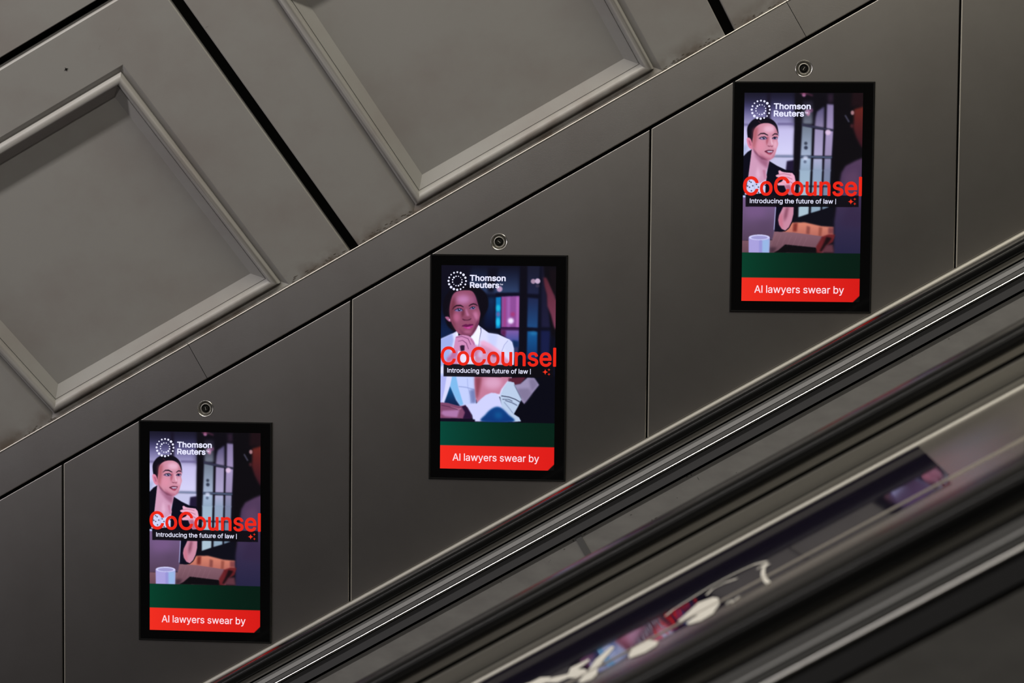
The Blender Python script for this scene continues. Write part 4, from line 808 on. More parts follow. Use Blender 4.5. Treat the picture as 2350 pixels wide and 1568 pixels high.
clad_labels = [
    'narrow piece of plain grey steel cladding at the far left edge, lowest on the slope',
    'grey steel wall panel around the lowest of the three lit displays',
    'grey steel wall panel around the middle lit display',
    'grey steel wall panel around the highest of the three lit displays',
    'plain grey steel wall panel at the right edge, beyond the highest display']
for j in range(-1, 4):
    xa = SEAM0 + j * SEAMD + 0.0022
    xb = SEAM0 + (j + 1) * SEAMD - 0.0022
    outer = [(xa, z_at(V_BOT, xa)), (xb, z_at(V_BOT, xb)), (xb, z_at(V_TOP, xb)), (xa, z_at(V_TOP, xa))]
    loops = [outer]
    k = j - 1 + 0   # display index on this panel
    if 0 <= j <= 2:
        X0 = (j - 1) * SEAMD; Z0 = X0 * math.tan(T30)
        loops.append([(X0 + .003, Z0 - .003), (X0 + .003, Z0 - FH + .003), (X0 + FW - .003, Z0 - FH + .003), (X0 + FW - .003, Z0 - .003)])
        loops.append(circle(X0 + 0.1478, Z0 + 0.0275, 0.0182, 40)[::-1])
    o = sheet_with_holes('cladding_panel', loops, M_CLAD)
    # lighter steel strip added to give the panel's left side a bright line
    zt, zb = z_at(V_TOP, xa), z_at(V_BOT, xa)
    ev = [(xa - .0010, .004), (xa - .0010, .0002), (xa - .0003, -.0006), (xa + .0012, -.0006), (xa + .0016, .0002), (xa + .0016, .004)]
    vs = [Vector((x, y, zt - .001)) for x, y in ev] + [Vector((x, y, zb)) for x, y in ev]
    link_mesh('bright_edge', vs, [[q, (q + 1) % 6, 6 + (q + 1) % 6, 6 + q] for q in range(6)] + [list(range(6)), list(range(11, 5, -1))], M_EDGE, o)
    tag(o, clad_labels[j + 1], 'wall panel', 'steel cladding panels of the escalator wall')

# sloping steel band above the cladding, in lengths
bj = [-3.0, -0.560, 0.9165, 3.0]
for i in range(3):
    a, b = bj[i] + .0006, bj[i + 1] - .0006
    o = prism('trim_%d' % (i + 1), [(0.012, 0.0050), (-0.0005, 0.0050), (-0.002, 0.0065), (-0.002, 0.0885), (0.004, 0.0900), (0.012, 0.0900)], a, b, M_BAND)
    tag(o, kind='structure')
    e = prism('edge_lip', [(-0.0035, 0.0886), (-0.0045, 0.0900), (-0.0040, 0.0914), (0.010, 0.0916), (0.010, 0.0886)], a, b, M_EDGE, parent=o)


# ---------------------------------------------------------------- vault lining
TA = Vector((0, 0, 0))
KY, KV = -0.755 / math.hypot(1, .755), 1 / math.hypot(1, .755)     # up the lining
NY, NV = -KV, KY                                                  # out of it, towards the shaft


def Q(u, t, h):
    return P3(u, 0.09 + t * KV + h * NV, t * KY + h * NY)


def rect_loft(rings):
    """rings of [u0, u1, t0, t1, h] joined one inside the other, the last one filled"""
    vs, fs = [], []
    for (u0, u1, t0, t1, h) in rings:
        vs += [Q(u0, t0, h), Q(u1, t0, h), Q(u1, t1, h), Q(u0, t1, h)]
    for i in range(len(rings) - 1):
        for k in range(4):
            a, b = i * 4 + k, i * 4 + (k + 1) % 4
            fs.append([a, b, b + 4, a + 4])
    n = 4 * (len(rings) - 1)
    fs.append([n, n + 1, n + 2, n + 3])
    return vs, fs


def vault_panel(u0, u1, t0, t1, label, moulded=True):
    mo = (u0 + 0.1387, u1 - 0.1500, t0 + 0.005, t1 - 0.1213)
    if t0 > 0.5: mo = (u0 + 0.1387, u1 - 0.1500, t0 + 0.122, t1 - 0.122)
    rings = [(u0, u1, t0, t1, -0.02), (u0, u1, t0, t1, -0.002), (u0 + .002, u1 - .002, t0 + .002, t1 - .002, 0.0)]
    ins = lambda w, h: (mo[0] + w, mo[1] - w, mo[2] + w, mo[3] - w, h)
    rings[0] = (u0, u1, t0, t1, -0.02)
    if t0 < 0.5:
        rings = [(u0, u1, t0 - .02, t1, -0.02), (u0, u1, t0 - .02, t1, -0.002), (u0 + .002, u1 - .002, t0 - .017, t1 - .002, 0.0)]
    rings += [ins(0, 0.0), ins(.0015, -.0004), ins(.0130, -.0068)]
    o_v, o_f = rect_loft(rings + [ins(.0135, -.014)])
    o_f = o_f[:-1]
    root = link_mesh('vault_lining_panel', o_v, o_f, M_VAULT)
    tag(root, label, 'ceiling panel', 'moulded lining panels of the vault')
    # bead
    bead = [ins(.0132, -.014), ins(.0132, -.0060)]
    for k in range(9):
        a = math.pi * k / 8
        bead.append(ins(.0237 - .0102 * math.cos(a), -.0045 + .0100 * math.sin(a)))
    bead += [ins(.0340, -.0075), ins(.0355, -.0085)]
    v, f = rect_loft(bead + [ins(.0356, -.016)])
    b = link_mesh('bead_moulding', v, f[:-1], M_VAULT, root, smooth=True)
    # sunk field with its bevelled margin
    v, f = rect_loft([ins(.0354, -.0105), ins(.0372, -.0090), ins(.0580, -.0215), ins(.0590, -.0220)])
    link_mesh('sunk_field', v, f, M_VAULT, root)
    return root


PU = 0.922
def pu(k): return (-0.1272 + (k) * PU, 0.7720 + (k) * PU)
a, b = pu(-1); p1 = vault_panel(a, b, 0.0, 0.7608, 'cream moulded lining panel at the left, above the lowest display, with a tiny black spot')
a, b = pu(0); p2 = vault_panel(a, b, 0.0, 0.7608, 'large cream moulded lining panel at the top centre, between the two black cross joints')
a, b = pu(1); p3 = vault_panel(a, b, 0.0, 0.7608, 'corner of a cream lining panel at the top right, above the highest display')
a, b = pu(-1); p4 = vault_panel(a, b, 0.7805, 1.52, 'corner of a cream lining panel in the top left corner, above the sloping black joint')
# the lining and the wall carry on past the frame
for kk, ta, tb in ((-2, 0.0, 0.7608), (2, 0.0, 0.7608), (-2, 0.7805, 1.52), (0, 0.7805, 1.52), (1, 0.7805, 1.52)):
    a, b = pu(kk); o = vault_panel(a, b, ta, tb, 'x')
    for key in ('label', 'category', 'group'):
        if key in o: del o[key]
    o.name = 'ceiling'; tag(o, kind='structure')
for nm, j0, j1 in (('wall_left', -3, -1), ('wall_right', 4, 6)):
    xa = SEAM0 + j0 * SEAMD + 0.0022; xb = SEAM0 + j1 * SEAMD - 0.0022
    o = sheet_with_holes(nm, [[(xa, z_at(V_BOT, xa)), (xb, z_at(V_BOT, xb)), (xb, z_at(V_TOP, xb)), (xa, z_at(V_TOP, xa))]], M_CLAD)
    tag(o, kind='structure')
# small black hole in the left panel's margin
v, f = [], []
sp = [(0, .0045), (.0018, .001), (.0042, -.0002), (.001, -.0012), (-.0006, -.0042), (-.0018, -.0008), (-.0042, .0004), (-.0008, .0014)]
for h in (-.0005, .0006):
    v += [Q(-0.3967 + x, 0.6914 + y, h) for x, y in sp]
n = len(sp)
f = [list(range(n)), list(range(2 * n - 1, n - 1, -1))] + [[i, (i + 1) % n, n + (i + 1) % n, n + i] for i in range(n)]
link_mesh('black_spot', v, f, M_BACK, p1)


# grime along the foot of the lining, where it meets the steel band
random.seed(4)
def grime(panel, u0, u1, n):
    vs, fs = [], []
    for i in range(n):
        u = random.uniform(u0, u1); t = random.random() ** 2.5 * .012 + .0035
        r = random.uniform(.0006, .0022); m = 7; b0 = len(vs)
        for k in range(m):
            a = 2 * math.pi * k / m; q = r * random.uniform(.5, 1.2)
            vs.append(Q(u + 2.2 * q * math.cos(a), max(.0022, t + .6 * q * math.sin(a)), .0004))
        vs.append(Q(u, t, .0005))
        for k in range(m): fs.append([b0 + k, b0 + (k + 1) % m, b0 + m])
    o = link_mesh('grime_specks', vs, fs, M_GREY_BEND, panel)
    tag(o, kind='stuff')
grime(p1, -0.98, -0.90, 30); grime(p1, -0.29, -0.16, 40)
grime(p2, -0.12, 0.02, 55); grime(p2, 0.62, 0.76, 50); grime(p3, 0.80, 1.05, 60)

# chipped paint along the crack beside the lower beads, and a few hairline scratches
def slivers(name, panel, items, material):
    vs, fs = [], []
    for (ua, ta, ub, tb, wd_, h) in items:
        a, b = Vector((ua, ta)), Vector((ub, tb)); n = 5; b0 = len(vs)
        q = Vector((-(b - a).y, (b - a).x)).normalized() * wd_
        for i in range(n + 1):
            p = a.lerp(b, i / n); k = math.sin(math.pi * i / n) * random.uniform(.5, 1.2)
            vs.append(Q(p.x + q.x * k, p.y + q.y * k, h)); vs.append(Q(p.x - q.x * k * .4, p.y - q.y * k * .4, h))
        for i in range(n): fs.append([b0 + 2 * i, b0 + 2 * i + 2, b0 + 2 * i + 3, b0 + 2 * i + 1])
    o = link_mesh(name, vs, fs, material, panel); tag(o, kind='stuff')
CH = -.0080
slivers('paint_chips', p2, [(.352, .0385, .372, .0385, .0006, CH), (.374, .0385, .396, .0385, .0010, CH), (.420, .0385, .426, .0385, .0005, CH), (.446, .0385, .462, .0385, .0006, CH), (.30, .0385, .312, .0385, .0004, CH), (.20, .0385, .206, .0385, .0004, CH)], M_GREY_BEND)
slivers('paint_chips', p1, [(-.672, .0385, -.655, .0385, .0008, CH), (-.748, .0385, -.735, .0385, .0005, CH), (-.60, .0385, -.594, .0385, .0003, CH)], M_GREY_BEND)
slivers('hair_scratches', p1, [(-.2590, .7110, -.2690, .7040, .0003, .0005), (-.3125, .6985, -.3180, .6950, .0003, .0005), (-.3180, .6950, -.3215, .6905, .0003, .0005)], M_GREY_BEND)
slivers('hair_scratches', p2, [(-.1160, .6175, -.1240, .6178, .0004, .0005)], M_GREY_BEND)

# the rest of the shaft, for the light to bounce in
arcp = [(-3.75 + 3.45 * math.cos(math.radians(42 + 150 * k / 14)), -0.35 + 3.45 * math.sin(math.radians(42 + 150 * k / 14))) for k in range(15)]
outer = [(-3.75 + 3.55 * math.cos(math.radians(42 + 150 * k / 14)), -0.35 + 3.55 * math.sin(math.radians(42 + 150 * k / 14))) for k in range(15)]
o = prism('ceiling', arcp + outer[::-1], -7, 7, M_FAR); tag(o, kind='structure')
o = prism('floor', [(0.1, -1.62), (-7.2, -1.62), (-7.2, -1.72), (0.1, -1.72)], -7, 7, M_STEEL_DK, smooth=False); tag(o, kind='structure')


# ---------------------------------------------------------------- displays
def display(k, kind, label):
    X0 = (k - 1) * SEAMD; Z0 = X0 * math.tan(T30)
    root = empty('advertising_display', (X0 + FW / 2, 0, Z0 - FH)); tag(root, label, 'screen', 'advertising displays on the escalator wall')
    # bezel: a slim box with a bevelled outer edge and a sunk window for the panel
    ax, az, aw, ah = 0.0248, 0.0238, 0.2464, 0.4380
    R = lambda i, y: [(X0 + i, y, Z0 - i), (X0 + FW - i, y, Z0 - i), (X0 + FW - i, y, Z0 - FH + i), (X0 + i, y, Z0 - FH + i)]
    vs = R(.0036, 0.010) + R(.0036, -0.0008) + R(0, -0.0008) + R(0, -0.0035) + R(.0015, -0.0050) + R(.0030, -0.0050) + R(.0038, -0.0042)
    fs = []
    for i in range(6):
        for q in range(4):
            a, b = i * 4 + q, i * 4 + (q + 1) % 4
            fs.append([a, b, b + 4, a + 4])
    fs.append([3, 2, 1, 0])
    link_mesh('bezel_frame', vs, fs, M_RIM, root)
    g = R(.0036, -.0044) + [(X0 + ax, -.0044, Z0 - az), (X0 + ax + aw, -.0044, Z0 - az), (X0 + ax + aw, -.0044, Z0 - az - ah), (X0 + ax, -.0044, Z0 - az - ah)] \
        + R(.0036, -.0010)
    fs = [[q, (q + 1) % 4, 4 + (q + 1) % 4, 4 + q] for q in range(4)] + [[q, 8 + q, 8 + (q + 1) % 4, (q + 1) % 4] for q in range(4)] + [[8, 9, 10, 11]]
    link_mesh('black_glass_border', g, fs, M_BEZEL, root)
    # lit picture
    key = 'lit_picture_' + kind
    org = Vector((X0 + ax, -.0044, Z0 - az))
    if key in bpy.data.meshes:
        me = bpy.data.meshes[key]
    else:
        I = make_picture(kind) / 255.0
        lin = np.where(I <= .04045, I / 12.92, ((I + .055) / 1.055) ** 2.4)
        nx, ny = PW + 1, PH + 1
        xs = np.linspace(0, aw, nx); zs = -np.linspace(0, ah, ny)
        Xg, Zg = np.meshgrid(xs, zs)
        co = np.zeros((nx * ny, 3), np.float32); co[:, 0] = Xg.ravel(); co[:, 2] = Zg.ravel()
        idx = np.arange(nx * ny).reshape(ny, nx)
        quads = np.stack([idx[:-1, :-1], idx[1:, :-1], idx[1:, 1:], idx[:-1, 1:]], -1).reshape(-1, 4)
        me = bpy.data.meshes.new(key)
        me.vertices.add(len(co)); me.vertices.foreach_set('co', co.ravel())
        me.loops.add(quads.size); me.loops.foreach_set('vertex_index', quads.ravel().astype(np.int32))
        me.polygons.add(len(quads)); me.polygons.foreach_set('loop_start', np.arange(0, quads.size, 4, dtype=np.int32))
        try: me.polygons.foreach_set('loop_total', np.full(len(quads), 4, dtype=np.int32))
        except Exception: pass
        me.update(); me.validate()
        # colours live on the points: average the neighbouring cells
        pad = np.pad(lin, [(1, 1), (1, 1), (0, 0)], mode='edge')
        pc = (pad[:-1, :-1] + pad[1:, :-1] + pad[:-1, 1:] + pad[1:, 1:]) / 4
        at = me.color_attributes.new('pixels', 'FLOAT_COLOR', 'POINT')
        rgba = np.ones((nx * ny, 4), np.float32); rgba[:, :3] = pc.reshape(-1, 3)
        at.data.foreach_set('color', rgba.ravel())
        me.materials.append(M_PIC)
    pic = bpy.data.objects.new('lit_picture', me); COL.objects.link(pic)
    pic.parent = root; pic.location = org - Vector(root.location)
    # lettering on the picture
    cor = CORN_A if kind == 'a' else CORN_B
    Yo = 1419 if kind == 'a' else 1411
    def W(x, y):
        u, v = to_uv([(x, y)], cor)[0]
        return X0 + ax + u * aw, Z0 - az - v * ah
    def line_of(name, s, xa, xb, ytop, ybase, m, bold):
        x0, zb = W(xa, ybase); x1, _ = W(xb, ybase); _, zt = W(xa, ytop)
        return flat_shape(name, text_loops(s, x0, zb, x1 - x0, zt - zb), -.0047, m, pic, bold)
    if kind == 'a':
        line_of('headline_lettering', 'CoCounsel', 38, 2062, 122 + Yo, 428 + Yo, E_RED, .0011)
        line_of('caption_lettering', 'Introducing the future of law |', 150, 1628, 492 + Yo, 568 + Yo, E_WHITE, .0002)
        line_of('company_lettering', 'Thomson', 562, 1188, 284, 378, E_WHITE, .0006)
        line_of('company_lettering', 'Reuters', 562, 1072, 408, 502, E_WHITE, .0006)
        tm = (1090, 1142, 428, 454)
        lc, sc_ = (335, 390), (1885, 545 + Yo)
        sp_ = [(1952, 502 + Yo), (1952, 583 + Yo)]
    else:
        line_of('headline_lettering', 'CoCounsel', 28, 2076, 130 + Yo, 442 + Yo, E_RED, .0011)
        line_of('caption_lettering', 'Introducing the future of law |', 142, 1632, 505 + Yo, 584 + Yo, E_WHITE, .0002)
        line_of('company_lettering', 'Thomson', 542, 1175, 256, 354, E_WHITE, .0006)
        line_of('company_lettering', 'Reuters', 544, 1060, 384, 478, E_WHITE, .0006)
        tm = (1076, 1128, 408, 432)
        lc, sc_ = (312, 362), (1893, 568 + Yo)
        sp_ = [(1960, 528 + Yo), (1960, 608 + Yo)]
    sl0, sl1 = (.110, .868) if kind == 'a' else (.111, .868)
    xs0 = X0 + ax + sl0 * aw; zb = Z0 - az - .9595 * ah
    flat_shape('slogan_lettering', text_loops('AI lawyers swear by', xs0, zb, (sl1 - sl0) * aw, .0345 * ah), -.0047, E_SLOGAN, pic, .0002)
    # TM mark, thin strokes
    def stroke(P, w): return line(P, w)
    a0, a1, b0, b1 = tm
    m = (a0 + a1) / 2 - 4
    seg = [[(a0, b0), (m - 4, b0)], [((a0 + m) / 2 - 2, b0), ((a0 + m) / 2 - 2, b1)], [(m + 4, b1), (m + 4, b0)], [(m + 4, b0), ((m + a1) / 2 + 2, b1)],
           [((m + a1) / 2 + 2, b1), (a1, b0)], [(a1, b0), (a1, b1)]]
    vs, fs = [], []
    for s in seg:
        pl = [W(*p) for p in stroke(s, 5)]
        fs.append([len(vs) + i for i in range(4)]); vs += [Vector((x, -.0047 - .00001 * len(fs), z)) for x, z in pl]
    link_mesh('trademark_lettering', vs, fs, E_WHITE, pic)
    # ring of dots
    su = aw / 2040.0
    cx, cz = W(*lc)
    loops = []
    outr = [16, 19, 23, 20, 17, 16, 13, 15, 20, 22, 24, 20, 19, 16, 13, 16]
    for i in range(16):
        a = math.radians(90 - 22.5 * i)
        loops.append(circle(cx + 156 * su * math.cos(a), cz + 156 * su * math.sin(a), outr[i] * su, 14))
    inr = [12, 10, 8, 11, 14, 17, 14, 11, 8, 12, 13, 17]
    for i in range(12):
        a = math.radians(105 - 30 * i)
        loops.append(circle(cx + 86 * su * math.cos(a), cz + 86 * su * math.sin(a), inr[i] * su, 12))
    flat_shape('company_dot_ring', loops, -.0047, E_WHITE, pic)
    # four-pointed sparkle with two small crosses
    sx, sz = W(*sc_)
    star = []
    for q in range(4):
        for t in (0, .25, .5, .75):
            a0_ = math.pi / 2 * q; r = 50 * su
            p0 = (r * math.cos(a0_), r * math.sin(a0_)); p2 = (r * math.cos(a0_ + math.pi / 2), r * math.sin(a0_ + math.pi / 2))
            c = (.14 * (p0[0] + p2[0]), .14 * (p0[1] + p2[1]))
            star.append((sx + (1 - t) ** 2 * p0[0] + 2 * t * (1 - t) * c[0] + t * t * p2[0], sz + (1 - t) ** 2 * p0[1] + 2 * t * (1 - t) * c[1] + t * t * p2[1]))
    loops = [star]
    for p in sp_:
        x, z = W(*p); r = 21 * su; h = 4 * su
        loops.append([(x - r, z - h), (x - h, z - h), (x - h, z - r), (x + h, z - r), (x + h, z - h), (x + r, z - h), (x + r, z + h), (x + h, z + h), (x + h, z + r), (x - h, z + r), (x - h, z + h), (x - r, z + h)])
    flat_shape('sparkle_symbol', loops, -.0047, E_STAR, pic)
    # lock above the display
    c = Vector((X0 + 0.1478, 0, Z0 + 0.0275))
    lk = empty('panel_lock', c + Vector((0, 0.012, 0)))
    tag(lk, ['round keyed steel lock above the lowest display', 'round keyed steel lock above the middle display', 'round keyed steel lock above the highest display'][k],
        'lock', 'round locks above the displays')
    vs, fs = lathe([(.0166, .0110), (.0178, .0065), (.0178, -.0010), (.0172, -.0014), (.0164, -.0010), (.0146, .0034), (.0128, .0060)], c)
    link_mesh('dished_cup', vs, fs[:-2], M_CHROME, lk, smooth=True)
    vs, fs = lathe([(.0130, .0062), (.0118, .0022), (.0112, .0016), (.0096, .0014), (.0090, .0026), (.0086, .0070)], c)
    link_mesh('lock_collar', vs, fs[:-2], M_STEEL, lk, smooth=True)
    vs, fs = lathe([(.0132, .0075), (.0131, .0070), (.001, .0070)], c)
    link_mesh('cup_floor', vs, fs, M_BACK, lk)
    vs, fs = lathe([(.0062, .0072), (.0062, .0018), (.0056, .0012), (.0034, .0012), (.0030, .0034), (.0004, .0034)], c)
    link_mesh('lock_cylinder', vs, fs[:-1], M_BACK, lk, smooth=True)
    ka = [0.2, 0.9, -0.5][k]
    vs = []
    for y in (.0009, .0040):
        for x, z in ((-.0008, -.0034), (.0008, -.0034), (.0008, .0034), (-.0008, .0034)):
            vs.append(c + Vector((x * math.cos(ka) - z * math.sin(ka), y, x * math.sin(ka) + z * math.cos(ka))))
    link_mesh('key_blade_slot', vs, [[0, 1, 2, 3], [7, 6, 5, 4], [0, 1, 5, 4], [1, 2, 6, 5], [2, 3, 7, 6], [3, 0, 4, 7]], M_STEEL, lk)
    return root


display(0, 'a', 'lowest of the three lit displays, woman in dark jacket beside a laptop and mug')
display(1, 'b', 'middle lit display, woman in white jacket resting her chin on her hand')
display(2, 'a', 'highest of the three lit displays, woman in dark jacket beside a laptop and mug')


# ---------------------------------------------------------------- escalators
def handrail_profile(yc, vt=-0.557):
    # flat-topped C of rubber with softly rounded edges and a slight crown
    P = []
    w, h = .040, .027
    P += arc(yc + w - .011, vt - .0125, .011, math.radians(-70), math.radians(75), 6)
    P += [(yc + .020, vt - .0006), (yc, vt), (yc - .020, vt - .0006)]
    P += arc(yc - w + .011, vt - .0125, .011, math.radians(105), math.radians(250), 6)
    P += [(yc - .022, vt - h), (yc - .020, vt - .018), (yc + .020, vt - .018), (yc + .022, vt - h)]
    return P


def balustrade(root, yc, s, full=True, inner=True):
    """s = +1: the side facing -y is the inner side with the tall panel; s = -1: it is the outer side, down to the deck"""
    U0, U1 = -3.0, 3.0
    hr = prism('handrail', handrail_profile(yc), U0, U1, M_RUBBER, root)
    m = lambda pts: [(yc + s * dy, v) for dy, v in pts]
    prism('handrail_guide', m([(-.024, -.576), (-.027, -.5795), (-.027, -.5912), (-.025, -.5920), (.025, -.5920), (.027, -.5912), (.027, -.5795), (.024, -.576)]), U0, U1, M_STEEL, root)
    prism('balustrade_core', m([(-.010, -.592), (.022, -.592), (.022, -1.60), (-.006, -1.60)]), U0, U1, M_BACK, root, smooth=False)
    # inner side profiles
    prism('inner_deck', m([(-.0105, -.5955), (-.018, -.5957), (-.018, -.5991), (-.036, -.6052), (-.036, -.6060), (-.0105, -.6060)]), U0, U1, M_SATIN, root, smooth=False)
    prism('inner_channel', m([(-.0105, -.6072), (-.036, -.6072), (-.0365, -.6140), (-.0105, -.6140)]), U0, U1, M_STEEL_DK, root, smooth=False)
    prism('bright_nosing', m([(-.0105, -.6142), (-.0335, -.6142), (-.0340, -.6146), (-.0354, -.6172), (-.0352, -.6178), (-.0105, -.6178)]), U0, U1, M_NOSE, root, smooth=False)
    prism('bright_bead', m([(-.0105, -.6196), (-.0260, -.6196)] + [(-.0268 - .0010 * math.sin(math.pi * k / 6), -.6196 - .0014 * k / 6) for k in range(7)] + [(-.0105, -.6211)]), U0, U1, M_NOSE, root)
    prism('dark_side_strip', m([(-.0105, -.6222), (-.024, -.6222), (-.024, -.6448), (-.0105, -.6448)]), U0, U1, M_STRIP, root, smooth=False)
    cuts = [-3.0, -1.45, 0.0194, 1.49, 3.0] if inner else [-3.0, 3.0]
    for a, b in zip(cuts, cuts[1:]):
        prism('balustrade_panel', m([(-.0065, -.6505), (-.0125, -.6508), (-.0125, -1.52), (-.0065, -1.52)]), a + .004, b - .004, M_PANEL, root, smooth=False)
    for c in cuts[1:-1]:
        prism('joint_cover', m([(-.0065, -.6500), (-.0150, -.6500), (-.0150, -1.52), (-.0065, -1.52)]), c - .0062, c + .0062, M_STEEL_DK, root, smooth=False)
    # outer side, stepping down to the deck between the machines
    prism('outer_cap', m([(.0225, -.5960), (.040, -.5966), (.0415, -.5976), (.0420, -.6165), (.0225, -.6165)]), U0, U1, M_STEEL, root, smooth=False)
    prism('outer_gasket', m([(.0225, -.6168), (.0640, -.6168), (.0640, -.6240), (.0225, -.6240)]), U0, U1, M_BACK, root, smooth=False)


def steps(root, ya, yb, vbase=-1.42):
    vs, fs = [], []
    n = 16; L = .40 / math.cos(T30)
    xs = []
    for i in range(-n // 2, n // 2):
        x0 = i * .40; z0 = z_at(vbase, x0)
        xs += [(x0, z0), (x0, z0 + .40 * math.tan(T30)), (x0 + .40, z0 + .40 * math.tan(T30))]
    for y in (ya, yb):
        vs += [Vector((x, y, z)) for x, z in xs]
    m = len(xs)
    fs = [[i, i + 1, m + i + 1, m + i] for i in range(m - 1)]
    link_mesh('step_band', vs, fs, M_TREAD, root)


e1 = empty('escalator', P3(0, -1.6, -0.92))
tag(e1, 'escalator running along the steel wall, its black handrails just below the displays', 'escalator', 'parallel escalators')
balustrade(e1, -0.30, 1)
balustrade(e1, -1.54, -1)
steps(e1, -0.33, -1.51)
e2 = empty('escalator', P3(0, -1.6, -3.0))
tag(e2, 'nearest escalator across the lower right corner, blurred, its handrail crossing below the navy sticker', 'escalator', 'parallel escalators')
balustrade(e2, -2.46, 1, inner=False)
steps(e2, -2.49, -3.60)

# scuffs and specks on the far balustrade of the first escalator
vs, fs = [], []
for (u, v, ra, rb) in [(-0.0175, -0.6616, 0.0022, 0.0012), (-0.0526, -0.6673, 0.0008, 0.0008), (-0.0566, -0.6691, 0.001, 0.0008), (0.1324, -0.6651, 0.0025, 0.001), (0.2288, -0.6794, 0.0015, 0.0008), (0.2668, -0.6519, 0.004, 0.0012), (0.2752, -0.6530, 0.0012, 0.003), (0.2838, -0.6652, 0.001, 0.0055), (0.172, -0.6947, 0.005, 0.0015), (0.1634, -0.696, 0.0015, 0.004), (0.1778, -0.7038, 0.0015, 0.005), (0.2228, -0.7008, 0.007, 0.001), (0.2102, -0.6969, 0.004, 0.0008), (-0.1611, -0.6591, 0.0012, 0.0012), (-0.1253, -0.7732, 0.001, 0.001), (-0.1771, -0.7372, 0.0008, 0.0008), (0.3551, -0.6917, 0.0015, 0.0008), (0.4944, -0.7487, 0.0015, 0.001), (0.5625, -0.7373, 0.001, 0.001), (0.8416, -0.6614, 0.002, 0.0012), (0.7644, -0.6550, 0.0008, 0.0025), (0.0330, -0.6545, 0.004, 0.0014), (0.0070, -0.6550, 0.0014, 0.0030)]:
    b0 = len(vs)
    for k in range(9):
        a = 2 * math.pi * k / 9; q = random.uniform(.55, 1.15)
        vs.append(P3(u + ra * q * math.cos(a), v + rb * q * math.sin(a), -0.31270))
    fs.append(list(range(b0, b0 + 9)))
o = link_mesh('scuff_marks', vs, fs, M_SCUFF, e1); tag(o, kind='stuff')

# steel deck between wall and first escalator
wd = empty('cover_strip', P3(0, -0.60, -0.1))
tag(wd, 'narrow steel cover strip between the wall panels and the first black handrail', 'metal trim')
prism('rounded_edge', [(0.010, -0.575), (0.010, -0.5705), (-0.006, -0.5705), (-0.0095, -0.5715), (-0.0115, -0.5740), (-0.0118, -0.5770), (0.010, -0.5770)], -3, 3, M_DULL, wd)
prism('cover_sheet', [(0.010, -0.5772), (-0.0125, -0.5772), (-0.06, -0.580), (-0.232, -0.608), (-0.232, -0.616), (0.010, -0.616)], -3, 3, M_STEEL, wd, smooth=False)

# deck between the two escalators: two long sheets with a raised seam
dk = empty('centre_deck', P3(0, -0.62, -2.0))
tag(dk, 'long satin steel deck between the two escalators, split by a bright centre seam', 'metal deck')
prism('edge_strip', [(-1.6045, -.6190), (-1.6045, -.6150), (-1.6740, -.6150), (-1.6740, -.6190)], -3, 3, M_STEEL, dk, smooth=False)
prism('edge_ridge', [(-1.6742, -.6190), (-1.6742, -.6150), (-1.6765, -.6124), (-1.6815, -.6121), (-1.6825, -.6124), (-1.6845, -.6150), (-1.6885, -.6156), (-1.6885, -.6190)], -3, 3, M_DULL, dk, smooth=False)
prism('deck_sheet', [(-1.689, -.6150), (-2.0215, -.6150), (-2.0215, -.6190), (-1.689, -.6190)], -3, 3, M_DECK, dk, smooth=False)
prism('deck_sheet', [(-2.0285, -.6150), (-2.392, -.6150), (-2.392, -.6190), (-2.0285, -.6190)], -3, 3, M_DECK, dk, smooth=False)
prism('centre_seam', [(-2.0218, -.6190), (-2.0218, -.6142), (-2.0232, -.6134), (-2.0268, -.6134), (-2.0282, -.6142), (-2.0282, -.6190)], -3, 3, M_LIP, dk)

# navy vinyl stuck on the deck, with hand-drawn off-white marks
V0 = -0.6150


def slab(name, pts, h0, h1, material, parent):
    vs, fs = fill_loops([pts])
    vv = [P3(a, V0 + h1, b) for a, b, c in vs]
    return link_mesh(name, vv, fs, material, parent)


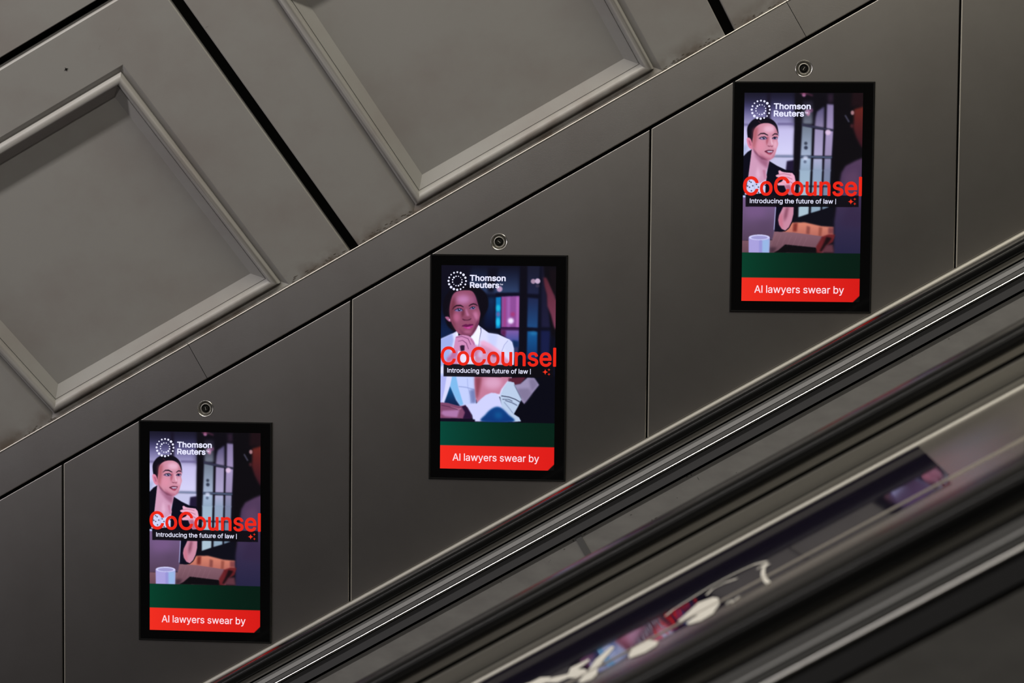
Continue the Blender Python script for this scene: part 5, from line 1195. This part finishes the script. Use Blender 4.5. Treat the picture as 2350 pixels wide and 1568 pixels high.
st = empty('vinyl_sticker', P3(0.2, V0, -1.9))
tag(st, 'glossy navy vinyl sticker with off-white hand-drawn marks, stuck along the steel deck', 'sticker')
prism('vinyl_sheet', [(-1.694, V0 + .0001), (-1.694, V0 + .0005), (-2.0216, V0 + .0005), (-2.0216, V0 + .0001)], -1.2, 0.6262, M_VINYL, st, smooth=False)
prism('vinyl_sheet', [(-2.0284, V0 + .0001), (-2.0284, V0 + .0005), (-2.0580, V0 + .0005), (-2.0580, V0 + .0001)], -1.2, 0.6215, M_VINYL, st, smooth=False)
marks = [
    [(0.1101, -1.9427), (0.1212, -1.941), (0.1443, -1.9711), (0.1452, -1.9416), (0.1695, -1.946), (0.1711, -1.9594), (0.157, -1.9734), (0.168, -1.997), (0.1726, -2.0191), (0.1606, -2.024), (0.1459, -1.9931), (0.1314, -1.987)],
    [(0.1726, -2.0191), (0.1807, -1.974), (0.1996, -1.9441), (0.2042, -1.9587), (0.1918, -2.0048), (0.1863, -2.0302), (0.1875, -2.0629), (0.1822, -2.0754), (0.1696, -2.0666), (0.1626, -2.0519), (0.1699, -2.0256)],
    [(0.226, -2.0491), (0.2312, -2.0258), (0.2511, -2.0292), (0.2641, -2.0657), (0.2615, -2.082), (0.2483, -2.0864), (0.2285, -2.0731)],
    [(0.2873, -2.0074), (0.2949, -1.9981), (0.3133, -1.965), (0.3319, -1.9794), (0.3386, -2.0005), (0.3396, -2.0395), (0.3311, -2.0737), (0.3163, -2.0779), (0.3014, -2.0619), (0.2983, -2.0478), (0.3058, -2.0387), (0.3126, -2.0382), (0.3072, -2.0216), (0.2921, -2.0259)],
    [(0.0427, -1.8603), (0.064, -1.8724), (0.0879, -1.8966), (0.1013, -1.8991), (0.1189, -1.933), (0.114, -1.9509), (0.0918, -1.9356), (0.07, -1.9278)]]
strokes = [
    ([(0.2707, -1.9384), (0.28, -1.9249), (0.2911, -1.9193), (0.3101, -1.9114), (0.3309, -1.9037), (0.3516, -1.9037), (0.3706, -1.9074), (0.3863, -1.9143), (0.3954, -1.9261), (0.4026, -1.9404)], .0042),
    ([(0.3243, -1.9446), (0.3323, -1.9271), (0.348, -1.9301), (0.3634, -1.9459)], .0042),
    ([(0.4015, -1.9497), (0.3966, -1.9766), (0.3951, -2.0082), (0.3964, -2.0425), (0.3996, -2.0737)], .0050),
    ([(0.3904, -1.9566), (0.3945, -1.9502), (0.4039, -1.9673)], .0060),
    ([(0.3486, -2.066), (0.3513, -2.0566), (0.3556, -2.0648), (0.354, -2.0726), (0.3592, -2.0685), (0.3642, -2.0598)], .0035)]
for i, mk in enumerate(marks):
    slab('painted_mark', mk, 0, .0009 + .00005 * i, M_WHITE, st)
for i, (P, wd_) in enumerate(strokes):
    slab('painted_mark', line(P, wd_), 0, .0013 + .00005 * i, M_WHITE, st)
